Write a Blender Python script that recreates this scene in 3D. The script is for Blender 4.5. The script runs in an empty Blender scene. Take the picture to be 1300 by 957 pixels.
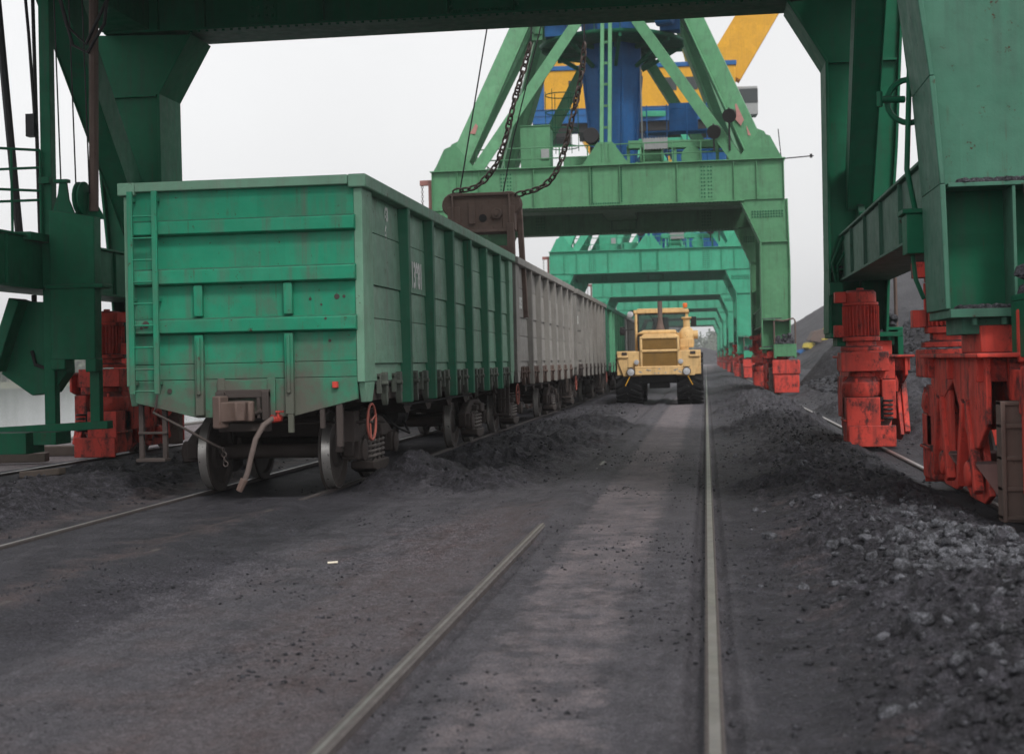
import bpy, bmesh, math, random
import numpy as np
from mathutils import Vector, Matrix
random.seed(7)
rng = np.random.default_rng(11)
SC = bpy.context.scene
COL = SC.collection
rad = math.radians

# ------------------------------------------------------------------ mesh builder
class MB:
    def __init__(s): s.v = []; s.f = []
    def add(s, vs, fs):
        n = len(s.v); s.v += [tuple(map(float, p)) for p in vs]; s.f += [tuple(i + n for i in f) for f in fs]; return s
    def box(s, x0, x1, y0, y1, z0, z1, M=None):
        vs = [Vector((x, y, z)) for z in (z0, z1) for y in (y0, y1) for x in (x0, x1)]
        if M is not None: vs = [M @ p for p in vs]
        return s.add(vs, [(0, 2, 3, 1), (4, 5, 7, 6), (0, 1, 5, 4), (2, 6, 7, 3), (0, 4, 6, 2), (1, 3, 7, 5)])
    def bar(s, p, q, w, h, up=(0, 0, 1), w2=None, h2=None):
        p, q = Vector(p), Vector(q); d = (q - p).normalized(); up = Vector(up)
        if abs(d.dot(up.normalized())) > .98: up = Vector((0, 1, 0)) if abs(d.y) < .9 else Vector((1, 0, 0))
        a = d.cross(up).normalized(); b = a.cross(d).normalized()
        w2 = w if w2 is None else w2; h2 = h if h2 is None else h2
        vs = []
        for c, ww, hh in ((p, w, h), (q, w2, h2)):
            for i, j in ((-1, -1), (1, -1), (1, 1), (-1, 1)): vs.append(c + a * (i * ww / 2) + b * (j * hh / 2))
        return s.add(vs, [(3, 2, 1, 0), (4, 5, 6, 7), (0, 1, 5, 4), (1, 2, 6, 5), (2, 3, 7, 6), (3, 0, 4, 7)])
    def tube(s, p, q, r, r2=None, n=12, cap=True):
        p, q = Vector(p), Vector(q); d = (q - p).normalized(); r2 = r if r2 is None else r2
        a = d.orthogonal().normalized(); b = d.cross(a)
        vs = [c + a * (rr * math.cos(2 * math.pi * k / n)) + b * (rr * math.sin(2 * math.pi * k / n)) for c, rr in ((p, r), (q, r2)) for k in range(n)]
        fs = [(k, (k + 1) % n, n + (k + 1) % n, n + k) for k in range(n)]
        if cap: fs += [tuple(range(n - 1, -1, -1)), tuple(range(n, 2 * n))]
        return s.add(vs, fs)
    def path(s, pts, r, n=8, closed=False):
        pts = [Vector(p) for p in pts]; m = len(pts); rings = []
        a = None
        for i in range(m):
            if closed: d = pts[(i + 1) % m] - pts[i - 1]
            else: d = pts[min(i + 1, m - 1)] - pts[max(i - 1, 0)]
            d.normalize()
            if a is None: a = d.orthogonal().normalized()
            a = (a - d * a.dot(d)).normalized(); b = d.cross(a)
            rr = r(i / (m - 1)) if callable(r) else r
            rings.append([pts[i] + a * (rr * math.cos(2 * math.pi * k / n)) + b * (rr * math.sin(2 * math.pi * k / n)) for k in range(n)])
        vs = [p for R in rings for p in R]; fs = []
        for i in range(m if closed else m - 1):
            j = (i + 1) % m
            for k in range(n): fs.append((i * n + k, i * n + (k + 1) % n, j * n + (k + 1) % n, j * n + k))
        if not closed: fs += [tuple(range(n - 1, -1, -1)), tuple(range((m - 1) * n, m * n))]
        return s.add(vs, fs)
    def prism(s, poly, ax, a, b):
        def P(u, v, w): return {'x': (w, u, v), 'y': (u, w, v), 'z': (u, v, w)}[ax]
        n = len(poly); vs = [P(u, v, a) for u, v in poly] + [P(u, v, b) for u, v in poly]
        return s.add(vs, [tuple(range(n - 1, -1, -1)), tuple(range(n, 2 * n))] + [(k, (k + 1) % n, n + (k + 1) % n, n + k) for k in range(n)])
    def lathe(s, prof, c, axis='z', n=20):
        c = Vector(c); rings = []
        for r, h in prof:
            for k in range(n):
                t = 2 * math.pi * (k + .5) / n; u, v = r * math.cos(t), r * math.sin(t)
                rings.append(c + Vector({'z': (u, v, h), 'x': (h, u, v), 'y': (v, h, u)}[axis]))
        m = len(prof); fs = []
        for i in range(m - 1):
            for k in range(n): fs.append((i * n + k, i * n + (k + 1) % n, (i + 1) * n + (k + 1) % n, (i + 1) * n + k))
        fs += [tuple(range(n - 1, -1, -1)), tuple(range((m - 1) * n, m * n))]
        return s.add(rings, fs)
    def torus(s, c, R, r, axis='x', n=24, m=8, sx=1.0):
        pts = []
        for k in range(n):
            t = 2 * math.pi * k / n; u, v = R * math.cos(t) * sx, R * math.sin(t)
            pts.append(Vector(c) + Vector({'x': (0, u, v), 'y': (u, 0, v), 'z': (u, v, 0)}[axis]))
        return s.path(pts, r, m, closed=True)
    def merge(s, o, M=None):
        return s.add([M @ Vector(p) for p in o.v] if M is not None else o.v, o.f)
    def rivets(s, pts, nrm, r=.038, h=.026):
        nrm = Vector(nrm)
        for p in pts: s.tube(Vector(p), Vector(p) + nrm * h, r, r * .7, 6)
        return s
    def build(s, name, mat, parent=None, bev=0.0, smooth=35, **props):
        me = bpy.data.meshes.new(name); me.from_pydata(s.v, [], s.f)
        bm = bmesh.new(); bm.from_mesh(me); bmesh.ops.recalc_face_normals(bm, faces=bm.faces); bm.to_mesh(me); bm.free()
        if mat: me.materials.append(mat)
        if smooth:
            me.shade_smooth() if hasattr(me, 'shade_smooth') else None
            me.set_sharp_from_angle(angle=rad(smooth))
        o = bpy.data.objects.new(name, me); COL.objects.link(o)
        if parent: o.parent = parent
        if bev:
            b = o.modifiers.new('bevel', 'BEVEL'); b.width = bev; b.segments = 2; b.limit_method = 'ANGLE'; b.angle_limit = rad(40)
        for k, v in props.items(): o[k] = v
        return o

def thing(name, label, cat, loc=(0, 0, 0), group=None, rotz=0):
    o = bpy.data.objects.new(name, None); COL.objects.link(o); o.location = loc; o.rotation_euler.z = rotz
    o.empty_display_size = .3
    o['label'] = label; o['category'] = cat
    if group: o['group'] = group
    return o
def tag(o, label, cat, group=None):
    o['label'] = label; o['category'] = cat
    if group: o['group'] = group
    return o
def struct(o, kind='structure'): o['kind'] = kind; return o
def copy_tree(o, remap=None, parent=None):
    c = o.copy(); COL.objects.link(c)
    if parent: c.parent = parent
    if remap and c.type == 'MESH':
        for sl in c.material_slots:
            if sl.material and sl.material.name in remap:
                m = remap[sl.material.name]; sl.link = 'OBJECT'; sl.material = m
    for ch in list(o.children): copy_tree(ch, remap, c)
    return c

# ------------------------------------------------------------------ materials
class NT:
    def __init__(s, name):
        s.m = bpy.data.materials.new(name); s.m.use_nodes = True; s.t = s.m.node_tree; s.t.nodes.clear()
        s.out = s.n('ShaderNodeOutputMaterial'); s.b = s.n('ShaderNodeBsdfPrincipled'); s.l(s.b.outputs[0], s.out.inputs[0])
    def n(s, t, **kw):
        nd = s.t.nodes.new(t)
        for k, v in kw.items(): setattr(nd, k, v)
        return nd
    def l(s, a, b): s.t.links.new(a, b)
    def put(s, sock, v):
        if hasattr(v, 'links'): s.l(v, sock)
        elif isinstance(v, (tuple, list)) and sock.type == 'RGBA': sock.default_value = tuple(v)[:3] + (1,)
        else: sock.default_value = v
    def math(s, op, a, b=0.0, clamp=False):
        nd = s.n('ShaderNodeMath', operation=op, use_clamp=clamp); s.put(nd.inputs[0], a); s.put(nd.inputs[1], b); return nd.outputs[0]
    def mix(s, f, a, b, mode='MIX'):
        nd = s.n('ShaderNodeMix', data_type='RGBA', blend_type=mode); s.put(nd.inputs[0], f); s.put(nd.inputs[6], a); s.put(nd.inputs[7], b); return nd.outputs[2]
    def noise(s, vec, scale, detail=4, rough=.55, dist=0.0):
        nd = s.n('ShaderNodeTexNoise'); s.put(nd.inputs['Vector'], vec); nd.inputs['Scale'].default_value = scale
        nd.inputs['Detail'].default_value = detail; nd.inputs['Roughness'].default_value = rough; nd.inputs['Distortion'].default_value = dist; return nd.outputs[0]
    def ramp(s, f, lo, hi, a=0.0, b=1.0):
        nd = s.n('ShaderNodeMapRange'); nd.clamp = True; s.put(nd.inputs[0], f)
        nd.inputs[1].default_value = lo; nd.inputs[2].default_value = hi; nd.inputs[3].default_value = a; nd.inputs[4].default_value = b; return nd.outputs[0]
    def mapv(s, vec, sc):
        nd = s.n('ShaderNodeVectorMath', operation='MULTIPLY'); s.put(nd.inputs[0], vec); nd.inputs[1].default_value = sc; return nd.outputs[0]
    def addv(s, a, b):
        nd = s.n('ShaderNodeVectorMath', operation='ADD'); s.put(nd.inputs[0], a); s.put(nd.inputs[1], b); return nd.outputs[0]
    def objvec(s):
        tc = s.n('ShaderNodeTexCoord'); oi = s.n('ShaderNodeObjectInfo')
        m = s.n('ShaderNodeVectorMath', operation='SCALE'); m.inputs[0].default_value = (37., 53., 71.); s.l(oi.outputs['Random'], m.inputs[3])
        return s.addv(tc.outputs['Object'], m.outputs[0])
    def bump(s, h, strength=.3, dist=.01, chain=None):
        nd = s.n('ShaderNodeBump'); nd.inputs['Strength'].default_value = strength; nd.inputs['Distance'].default_value = dist
        s.put(nd.inputs['Height'], h)
        if chain: s.l(chain, nd.inputs['Normal'])
        s.l(nd.outputs[0], s.b.inputs['Normal']); return nd.outputs[0]

def paint(name, col, rough=.5, rust=.3, dirt=.5, fade=.35, dustcol=(.05, .047, .048), streak=1.0, dust=.6, rustcol=(.085, .035, .022), spec=.16, metal=0.0, rscale=9., chip=0.0, splash=None):
    """weathered industrial paint: faded clouds, run-down dirt streaks, rust spots, coal dust lying on upward faces"""
    t = NT(name); v = t.objvec(); col = tuple(col)
    big = t.noise(v, .9, 5, .6); mid = t.noise(v, 5., 6, .65); fine = t.noise(v, 42., 4, .6)
    st = t.noise(t.mapv(v, (7, 7, .45)), 1.0, 5, .6)
    pale = tuple(min(1, c * .85 + .05) for c in col)
    c = t.mix(t.math('MULTIPLY', t.ramp(big, .38, .72), fade), col, pale)
    c = t.mix(t.math('MULTIPLY', t.ramp(mid, .3, .75), .35), c, tuple(x * .62 for x in col))
    vor = t.n('ShaderNodeTexVoronoi'); vor.distance = 'CHEBYCHEV'; t.put(vor.inputs['Vector'], v); vor.inputs['Scale'].default_value = .85; vor.inputs['Randomness'].default_value = .8
    spc = t.n('ShaderNodeSeparateColor'); t.l(vor.outputs['Color'], spc.inputs[0])
    c = t.mix(t.ramp(spc.outputs[0], .0, 1.0, .0, .28), c, tuple(x * .55 for x in col))      # repainted patches and plates
    run = t.noise(t.mapv(v, (16, 16, .5)), 1.0, 4, .6)
    c = t.mix(t.math('MULTIPLY', t.math('MULTIPLY', t.ramp(run, .60, .72), t.ramp(mid, .45, .62)), min(.8, .35 + rust * .5)), c, rustcol)
    sm = t.math('MULTIPLY', t.math('MULTIPLY', t.ramp(st, .5, .78), t.ramp(big, .25, .6)), dirt * streak)
    c = t.mix(sm, c, dustcol)
    c = t.mix(t.math('MULTIPLY', t.ramp(t.noise(v, 2.3, 7, .7), .48, .75), dirt * .7), c, tuple(.6 * d + .25 * k for d, k in zip(dustcol, col)))
    rm = t.math('MULTIPLY', t.ramp(t.noise(v, rscale, 8, .72), .66 - .06 * rust, .70 - .04 * rust), min(1, rust * 1.6))
    c = t.mix(rm, c, t.mix(fine, rustcol, tuple(x * .4 for x in rustcol)))
    if splash:
        tco = t.n('ShaderNodeTexCoord'); so_ = t.n('ShaderNodeSeparateXYZ'); t.l(tco.outputs['Object'], so_.inputs[0])
        k_ = t.math('ADD', t.ramp(so_.outputs[2], splash[0], splash[1], 0, 1), t.math('MULTIPLY', t.math('SUBTRACT', t.noise(v, 1.5, 7, .65), .5), 2.2))
        c = t.mix(t.math('MULTIPLY', t.ramp(k_, .25, .85), .9), c, (.105, .09, .078))
    if chip: c = t.mix(t.math('MULTIPLY', t.ramp(t.noise(t.mapv(v, (1, 1, .6)), 2.9, 10, .76, .2), .57 - .06 * chip, .66 - .06 * chip), .9), c, t.mix(fine, (.018, .016, .017), (.045, .036, .036)))
    g = t.n('ShaderNodeNewGeometry'); sx = t.n('ShaderNodeSeparateXYZ'); t.l(g.outputs['Normal'], sx.inputs[0])
    up = t.math('MULTIPLY', t.ramp(sx.outputs[2], .45, .9), t.ramp(t.noise(v, 3., 5, .6), .2, .5))
    c = t.mix(t.math('MULTIPLY', up, dust), c, (.035, .033, .036))
    t.put(t.b.inputs['Base Color'], c)
    t.put(t.b.inputs['Roughness'], t.math('ADD', t.ramp(mid, .2, .8, rough - .1, rough + .18), t.math('MULTIPLY', t.math('ADD', rm, up, True), .25), True))
    t.b.inputs['Specular IOR Level'].default_value = spec; t.b.inputs['Metallic'].default_value = metal
    t.bump(t.math('ADD', t.math('MULTIPLY', fine, .35), t.math('MULTIPLY', t.noise(v, 1.9, 2), 5.0)), .45, .008)
    return t.m

def plain(name, col, rough=.6, metal=0.0, spec=.4, var=.35, scale=6., emit=None):
    t = NT(name); v = t.objvec()
    c = t.mix(t.math('MULTIPLY', t.ramp(t.noise(v, scale, 6, .65), .3, .75), var), col, tuple(x * .45 for x in col))
    t.put(t.b.inputs['Base Color'], c); t.b.inputs['Metallic'].default_value = metal
    t.put(t.b.inputs['Roughness'], t.ramp(t.noise(v, scale * 3, 4), .25, .75, max(.05, rough - .1), min(1, rough + .12)))
    t.b.inputs['Specular IOR Level'].default_value = spec
    t.bump(t.noise(v, scale * 6, 5, .6), .3, .004)
    return t.m

def coal_mat(name, col=(.030, .029, .034), ground=False, coarse=1.0):
    t = NT(name); tc = t.n('ShaderNodeTexCoord'); v = tc.outputs['Object']
    big = t.noise(v, .35, 5, .6); mid = t.noise(v, 2.2, 6, .6); fine = t.noise(v, 26., 7, .75); grit = t.noise(v, 95., 4, .7)
    c = t.mix(t.ramp(big, .3, .7), tuple(x * .7 for x in col), tuple(x * 1.3 for x in col))
    c = t.mix(t.math('MULTIPLY', t.ramp(mid, .42, .62), .6), c, tuple(x * 1.7 for x in col))
    if ground:
        at = t.n('ShaderNodeVertexColor'); at.layer_name = 'mask'; sp = t.n('ShaderNodeSeparateColor'); t.l(at.outputs[0], sp.inputs[0])
        con = t.mix(t.ramp(t.noise(v, 1.1, 7, .7), .35, .65), (.17, .142, .148), (.33, .275, .283))
        con = t.mix(t.math('MULTIPLY', t.ramp(fine, .45, .6), .7), con, (.04, .037, .041))
        br = t.math('ADD', t.math('MULTIPLY', t.noise(v, 3.2, 9, .75), .75), t.math('MULTIPLY', t.noise(t.mapv(v, (5, .6, 1)), 1.0, 5, .65), .25))
        edge = t.ramp(t.math('ADD', sp.outputs[0], t.math('MULTIPLY', t.math('SUBTRACT', br, .5), 2.1)), .40, .70)
        rust = t.ramp(t.math('ADD', sp.outputs[1], t.math('MULTIPLY', t.math('SUBTRACT', mid, .5), 1.6)), .35, .8)
        c = t.mix(t.math('MULTIPLY', rust, .8), c, t.mix(fine, (.064, .045, .046), (.11, .08, .078)))
        c = t.mix(edge, c, con)
        streak = t.noise(t.mapv(v, (7, .8, 1)), 1.0, 6, .65)     # dust combed along the track by wheels
        dm = t.ramp(t.math('ADD', sp.outputs[2], t.math('ADD', t.math('MULTIPLY', t.math('SUBTRACT', streak, .5), 1.1), t.math('MULTIPLY', t.math('SUBTRACT', t.noise(v, 2.4, 8, .72), .5), 1.2))), .35, .85)
        c = t.mix(t.math('MULTIPLY', dm, .62), c, (.112, .105, .119))
    gm = t.n('ShaderNodeMix'); gm.data_type = 'RGBA'; gm.blend_type = 'MULTIPLY'; gm.inputs[0].default_value = 1.0
    ls = at.outputs['Alpha'] if ground else 1.0            # 1 where the coal lies loose, 0 where wheels packed it
    clod = t.ramp(t.noise(v, 8.5, 6, .7), .40, .60, .50, 1.42)
    hard = t.math('MULTIPLY', t.ramp(fine, .32, .68, .62, 1.38), t.ramp(grit, .36, .64, .36, 1.66))
    soft = t.math('MULTIPLY', t.math('MULTIPLY', t.ramp(fine, .32, .68, .28, 1.72), t.ramp(grit, .34, .66, .38, 1.66)), clod)
    k = t.math('ADD', t.math('MULTIPLY', soft, ls), t.math('MULTIPLY', hard, t.math('SUBTRACT', 1.0, ls)))
    cb = t.n('ShaderNodeCombineColor'); [t.l(k, cb.inputs[i]) for i in range(3)]
    t.l(c, gm.inputs[6]); t.l(cb.outputs[0], gm.inputs[7]); c = gm.outputs[2]
    specks = t.ramp(t.noise(v, 60., 2, .5), .68, .72)
    c = t.mix(t.math('MULTIPLY', specks, .75), c, (.20, .20, .215))
    t.put(t.b.inputs['Base Color'], c)
    t.put(t.b.inputs['Roughness'], t.ramp(fine, .3, .7, .5, .9)); t.b.inputs['Specular IOR Level'].default_value = .22
    b1 = t.bump(t.math('ADD', t.math('MULTIPLY', fine, t.math('ADD', .28, t.math('MULTIPLY', ls, .72))), t.math('MULTIPLY', grit, .5)), 1.0, .035 * coarse)
    vo = t.n('ShaderNodeTexVoronoi'); t.put(vo.inputs['Vector'], v); vo.inputs['Scale'].default_value = 30.
    t.bump(t.math('SUBTRACT', 1.0, vo.outputs[0]), .5 * min(1.5, coarse), .02, b1)
    return t.m

M = {}
M['c1'] = paint('shade_darkened_green_paint', (.005, .135, .066), .5, .3, .45, .10, dust=.75, streak=1.1)  # green darkened to hold the first crane's shaded look in the colour
M['c1_pale'] = paint('grey_green_paint', (.065, .19, .13), .5, .6, .45, .3, dust=.9)
M['c2'] = paint('leaf_green_paint', (.105, .295, .15), .5, .3, .5, .25, dust=.7)
M['c3'] = paint('teal_green_paint', (.06, .40, .24), .5, .22, .35, .35, dust=.6)
M['red'] = paint('red_paint', (.68, .072, .052), .5, .5, .85, .25, dust=.95, dustcol=(.05, .033, .032), chip=1.0)
M['blue'] = paint('blue_paint', (.02, .13, .36), .5, .1, .3, .2)
M['yel'] = paint('amber_paint', (.78, .40, .03), .5, .1, .2, .15, dust=.2)
M['wg'] = paint('wagon_green_paint', (.018, .265, .15), .48, .55, .8, .25, splash=(2.1, 1.0), dustcol=(.115, .095, .085), dust=.5)
M['wgs'] = paint('wagon_side_green_paint', (.165, .335, .235), .5, .5, .7, .5, dustcol=(.19, .165, .155), dust=.6)  # paler from dust, with the stronger side light mixed into the colour
M['wgst'] = paint('wagon_stake_green_paint', (.02, .15, .085), .5, .25, .4, .2, dustcol=(.10, .085, .075), dust=.6)  # wagon green darkened, painting in the shade on the stakes' near faces
M['wb'] = paint('wagon_grey_paint', (.315, .30, .28), .55, .25, .55, .3, dustcol=(.12, .10, .09), dust=.5)
M['wb2'] = paint('wagon_brown_grey_paint', (.24, .23, .213), .55, .3, .6, .3, dustcol=(.11, .09, .085), dust=.5)
M['under'] = plain('grimy_cast_steel', (.062, .050, .046), .7, spec=.2)
M['brown'] = paint('brown_oxide_steel', (.155, .108, .092), .6, .5, .5, .2, dust=.4)
M['steel'] = plain('worn_tread_steel', (.62, .60, .57), .33, .7, var=.35)
M['wheel'] = plain('wheel_side_steel', (.085, .072, .066), .6)
M['railtop'] = plain('rail_steel', (.30, .283, .275), .45, .5, var=.4)
M['railold'] = plain('rusty_rail_steel', (.085, .072, .07), .6, .2, var=.6)
M['loader'] = paint('ochre_yellow_paint', (.80, .53, .24), .5, .5, .55, .3, dust=.3, dustcol=(.12, .08, .05))
M['grille'] = paint('mustard_grille_paint', (.42, .25, .075), .6, .3, .4, .2, dust=.2)
M['tyre'] = plain('black_rubber', (.012, .012, .013), .75, var=.3)
M['glass'] = plain('dark_glass', (.02, .028, .03), .08, 0, .6, var=.1)
gt = NT('windshield_glass'); gt.b.inputs['Base Color'].default_value = (.03, .04, .042, 1); gt.b.inputs['Alpha'].default_value = .55; gt.b.inputs['Roughness'].default_value = .06; M['wind'] = gt.m
M['lens'] = plain('lamp_lens', (.55, .56, .58), .12, .3, .6, var=.1)
M['orange'] = plain('orange_plastic', (.75, .16, .03), .35)
M['black'] = plain('black_grime', (.014, .013, .014), .65)
M['chain'] = plain('rusty_chain_steel', (.085, .062, .055), .55, .35)
M['white'] = plain('white_lettering', (.80, .82, .80), .6, var=.25, scale=14)
M['cable'] = plain('cable_black', (.02, .02, .022), .5, .3)
M['grey'] = plain('grey_equipment', (.32, .33, .33), .5)
M['pink'] = plain('faded_red_patch', (.34, .15, .13), .6, var=.5)
M['rubble'] = coal_mat('coal_rubble', (.045, .045, .052), coarse=1.0)
M['coal'] = coal_mat('coal_heap', (.032, .031, .036), coarse=1.6)
M['ground'] = coal_mat('coal_covered_ground', (.034, .0325, .039), ground=True)
M['hose'] = plain('brown_rubber_hose', (.13, .10, .09), .7)
M['wood'] = plain('old_timber', (.12, .095, .08), .85)
M['yelgrab'] = paint('lemon_yellow_paint', (.60, .47, .06), .5, .2, .4, .2)

# ------------------------------------------------------------------ numpy noise
def vnoise(x, y, seed=0):
    xi = np.floor(x).astype(np.int64); yi = np.floor(y).astype(np.int64); xf = x - xi; yf = y - yi
    def h(a, b):
        n = (a * 374761393 + b * 668265263 + seed * 974634777) & 0x7fffffff
        n = ((n ^ (n >> 13)) * 1274126177) & 0x7fffffff
        return ((n ^ (n >> 16)) & 0xffff) / 65535.
    u = xf * xf * (3 - 2 * xf); w = yf * yf * (3 - 2 * yf)
    return (h(xi, yi) * (1 - u) + h(xi + 1, yi) * u) * (1 - w) + (h(xi, yi + 1) * (1 - u) + h(xi + 1, yi + 1) * u) * w
def fbm(x, y, o=4, seed=0):
    s = 0; a = .5
    for k in range(o): s = s + a * (vnoise(x, y, seed + k) - .5); x = x * 2.03 + 17.1; y = y * 2.03 + 9.7; a *= .5
    return s
def ss(a, b, x): t = np.clip((x - a) / (b - a), 0, 1); return t * t * (3 - 2 * t)

MOUNDS = [(-3.95, 18.6, .50, .85), (-2.95, 17.9, .34, .8), (-3.2, 20.6, .36, 1.2), (-2.6, 26.8, .36, 1.2), (-3.0, 23.6, .34, 1.2), (-3.2, 29.5, .34, 1.3), (-2.4, 33.5, .36, 1.2),
          (-8.0, 17.6, .32, 1.4), (-8.6, 15.2, .34, 1.5), (-7.6, 20.5, .28, 1.4), (-8.6, 19.5, .22, 1.3), (-8.4, 13.3, .3, 1.5),
          (1.9, 8.3, .24, 1.3), (1.6, 11.5, .14, 1.4), (1.2, 17.0, .22, 1.3), (1.4, 21.5, .2, 1.3), (1.5, 31, .36, 1.8), (1.8, 41, .42, 2.2), (1.8, 50, .35, 2.0), (1.8, 63, .3, 2.2), (5.0, 30, .8, 2.4), (4.7, 22, .5, 1.6), (4.9, 38.5, 1.0, 2.6)]
def hgt(X, Y):
    n1 = fbm(X * .55, Y * .4, 4, 3); n2 = fbm(X * 2.6, Y * 2.2, 4, 8); n3 = fbm(X * 11, Y * 10, 4, 15)
    h = np.full_like(X, -.035)
    loose = np.zeros_like(X)
    berm = ss(.35, 1.35, X) * (1 - ss(2.15, 2.75, X))
    h = h + berm * (.15 + .22 * n1); loose = np.maximum(loose, berm)
    rise = ss(3.25, 6.5, X) * (.55 + .4 * n1) * ss(3, 14, Y); h = h + rise; loose = np.maximum(loose, ss(3.2, 4, X))
    sp = ss(-4.75, -3.7, X) * (1 - ss(-3.1, -1.95, X)) * ss(17.2, 20., Y + 1.2 * n1) * (1 - ss(75, 95, Y))
    h = h + sp * (.10 + .30 * n1); loose = np.maximum(loose, sp * .8)
    lf = ss(-10.5, -9.6, X) * (1 - ss(-7.7, -6.75, X)) * ss(6, 10, Y) * (1 - ss(60, 80, Y))
    h = h + lf * (.05 + .25 * n1); loose = np.maximum(loose, lf)
    for cx, cy, hh, r in MOUNDS:
        d = np.hypot(X - cx, (Y - cy) * (.8 if hh < .6 else .6)) / r; m = np.clip(1 - d + .35 * n2, 0, 1)
        m = m * .75 + .25 * m * m * (3 - 2 * m)
        h = h + hh * .75 * m; loose = np.maximum(loose, np.clip(m * 2, 0, 1))
    n4 = np.abs(fbm(X * 6.5, Y * 6, 4, 21)); h = h + n2 * (.035 + .14 * loose) + n3 * (.014 + .07 * loose) + (.11 - n4) * .26 * loose + (.10 - n4) * .03
    # tyre lug prints and drag ripples
    def lugs(xc, w, wl, amp, y0, y1, seed):
        band = np.exp(-((X - xc) / w) ** 4) * ss(y0, y0 + 2, Y) * (1 - ss(y1 - 4, y1, Y)) * np.clip(.35 + 2.4 * fbm(X * .5, Y * .3, 3, seed), 0, 1)
        return amp * band * np.sin(2 * np.pi * (Y + .55 * np.abs(X - xc)) / wl)
    h = h + lugs(-2.55, .55, .17, .020, 10, 48, 31) + lugs(.75, .5, .15, .018, 6, 40, 33) + lugs(-3.9, .55, .16, .020, 7, 17.5, 37) + lugs(-2.5, .45, .16, .016, 6, 17, 39)
    # rails stay swept where they show
    def flat(xc, w, lev, on):
        nonlocal h
        k = np.exp(-((X - xc) / w) ** 4) * on; h = h * (1 - k) + lev * k
    one = np.ones_like(X)
    flat(0.0, .22, -.028, 1 - ss(130, 150, Y)); flat(-1.59, .26, -.034 + .045 * ss(12.6, 14.4, Y + 2.0 * n2), 1 - ss(14.2, 15.2, Y + 1.2 * n2))
    k = np.exp(-((X + 1.59) / .3) ** 4) * ss(13.8, 15.2, Y + 1.8 * n2) * (1 - ss(20, 23, Y)); h = h + .05 * k
    flat(-1.59, .2, .022 + .03 * n2, ss(20.5, 23, Y))
    flat(-6.345, .28, -.026, 1 - ss(60, 90, Y)); flat(-4.755, .28, -.026, (1 - ss(60, 90, Y)) * ss(16, 17, Y)); flat(-4.755, .2, .012 + .05 * n2, 1 - ss(16, 17, Y))
    flat(-5.55, .75, -.09, ss(16.8, 17.6, Y) * (1 - ss(80, 90, Y)))
    flat(2.9, .30, -.03, 1 - ss(300, 320, Y)); flat(-10.9, .30, -.03, 1 - ss(300, 320, Y))
    g = np.exp(-((X + .095) / .04) ** 4); h = h - .06 * g; g = np.exp(-((X - .08) / .03) ** 4); h = h - .03 * g
    g = np.exp(-((X + 1.505) / .035) ** 4) * (1 - ss(12.4, 13.2, Y)); h = h - .03 * g
    # hard standing between the rails
    k = ss(-1.45, -1.3, X) * (1 - ss(-.3, -.14, X)); h = h * (1 - .75 * k) + (-.03) * .75 * k + n3 * .006 * k
    q = 1 - ss(-11.6, -11.25, X); h = h * (1 - q) + (-.05 + .01 * n2) * q
    far = ss(150, 260, Y); h = h * (1 - far) + far * (-.05 + .05 * n1)
    return h, loose

def axis(parts):
    out = []
    for a, b, n, geo in parts:
        if geo: out += list(a * (b / a) ** (np.arange(n) / n))
        else: out += list(a + (b - a) * np.arange(n) / n)
    return np.array(out + [parts[-1][1]])
xs = axis([(-14.9, -11.6, 14, 0), (-11.6, -6.8, 70, 0), (-6.8, -4.4, 52, 0), (-4.4, -.2, 130, 0), (-.2, 3.4, 165, 0), (3.4, 7, 60, 0), (7, 30, 50, 1), (30, 600, 26, 1)])
ys = axis([(-25, 3.5, 20, 0), (3.5, 14, 430, 0), (14, 80, 420, 1), (80, 300, 90, 1), (300, 1500, 20, 1)])
XX, YY = np.meshgrid(xs, ys); HH, LL = hgt(XX, YY)
nx, ny = len(xs), len(ys)
me = bpy.data.meshes.new('ground')
co = np.stack([XX, YY, HH], -1).reshape(-1, 3)
ii = (np.arange(ny - 1)[:, None] * nx + np.arange(nx - 1)[None, :]).ravel()
fa = np.stack([ii, ii + 1, ii + nx + 1, ii + nx], -1)
me.vertices.add(len(co)); me.vertices.foreach_set('co', co.astype(np.float32).ravel())
me.loops.add(fa.size); me.loops.foreach_set('vertex_index', fa.astype(np.int32).ravel())
me.polygons.add(len(fa)); me.polygons.foreach_set('loop_start', (np.arange(len(fa)) * 4).astype(np.int32)); me.polygons.foreach_set('loop_total', np.full(len(fa), 4, np.int32))
me.update(); me.shade_smooth()
ca = me.color_attributes.new('mask', 'FLOAT_COLOR', 'POINT')
con = ss(-1.42, -1.15, XX) * (1 - ss(-.62, -.25, XX)) * (.58 + .14 * ss(7, 20, YY)) + (1 - ss(-11.6, -11.25, XX)) * .8
con = con + .5 * ss(120, 200, YY) * ss(-1.5, -1.2, XX) * (1 - ss(1, 2, XX))
rst = .45 * np.exp(-((XX + 3.3) / .5) ** 2) * (1 - ss(12, 15, YY)) + np.exp(-((XX + 2.2) / .55) ** 2) * (1 - ss(14, 17, YY)) * .95 + np.exp(-((XX + 1.9) / .5) ** 2) * .3 + np.exp(-((XX - .7) / .3) ** 2) * .42 * (1 - ss(14, 20, YY)) + .6 * np.exp(-((XX + 6.8) / .35) ** 2) + .55 * np.exp(-((XX + 5.0) / .5) ** 2) * (1 - ss(14, 17, YY))
dus = np.clip((1 - LL) * (ss(-4.4, -3.4, XX) * (1 - ss(-.1, .5, XX)) + .5 * (1 - ss(-6, -4.2, XX))) * .75 + .4 * np.exp(-((XX - 1.6) / .8) ** 2), 0, 1)
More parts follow.
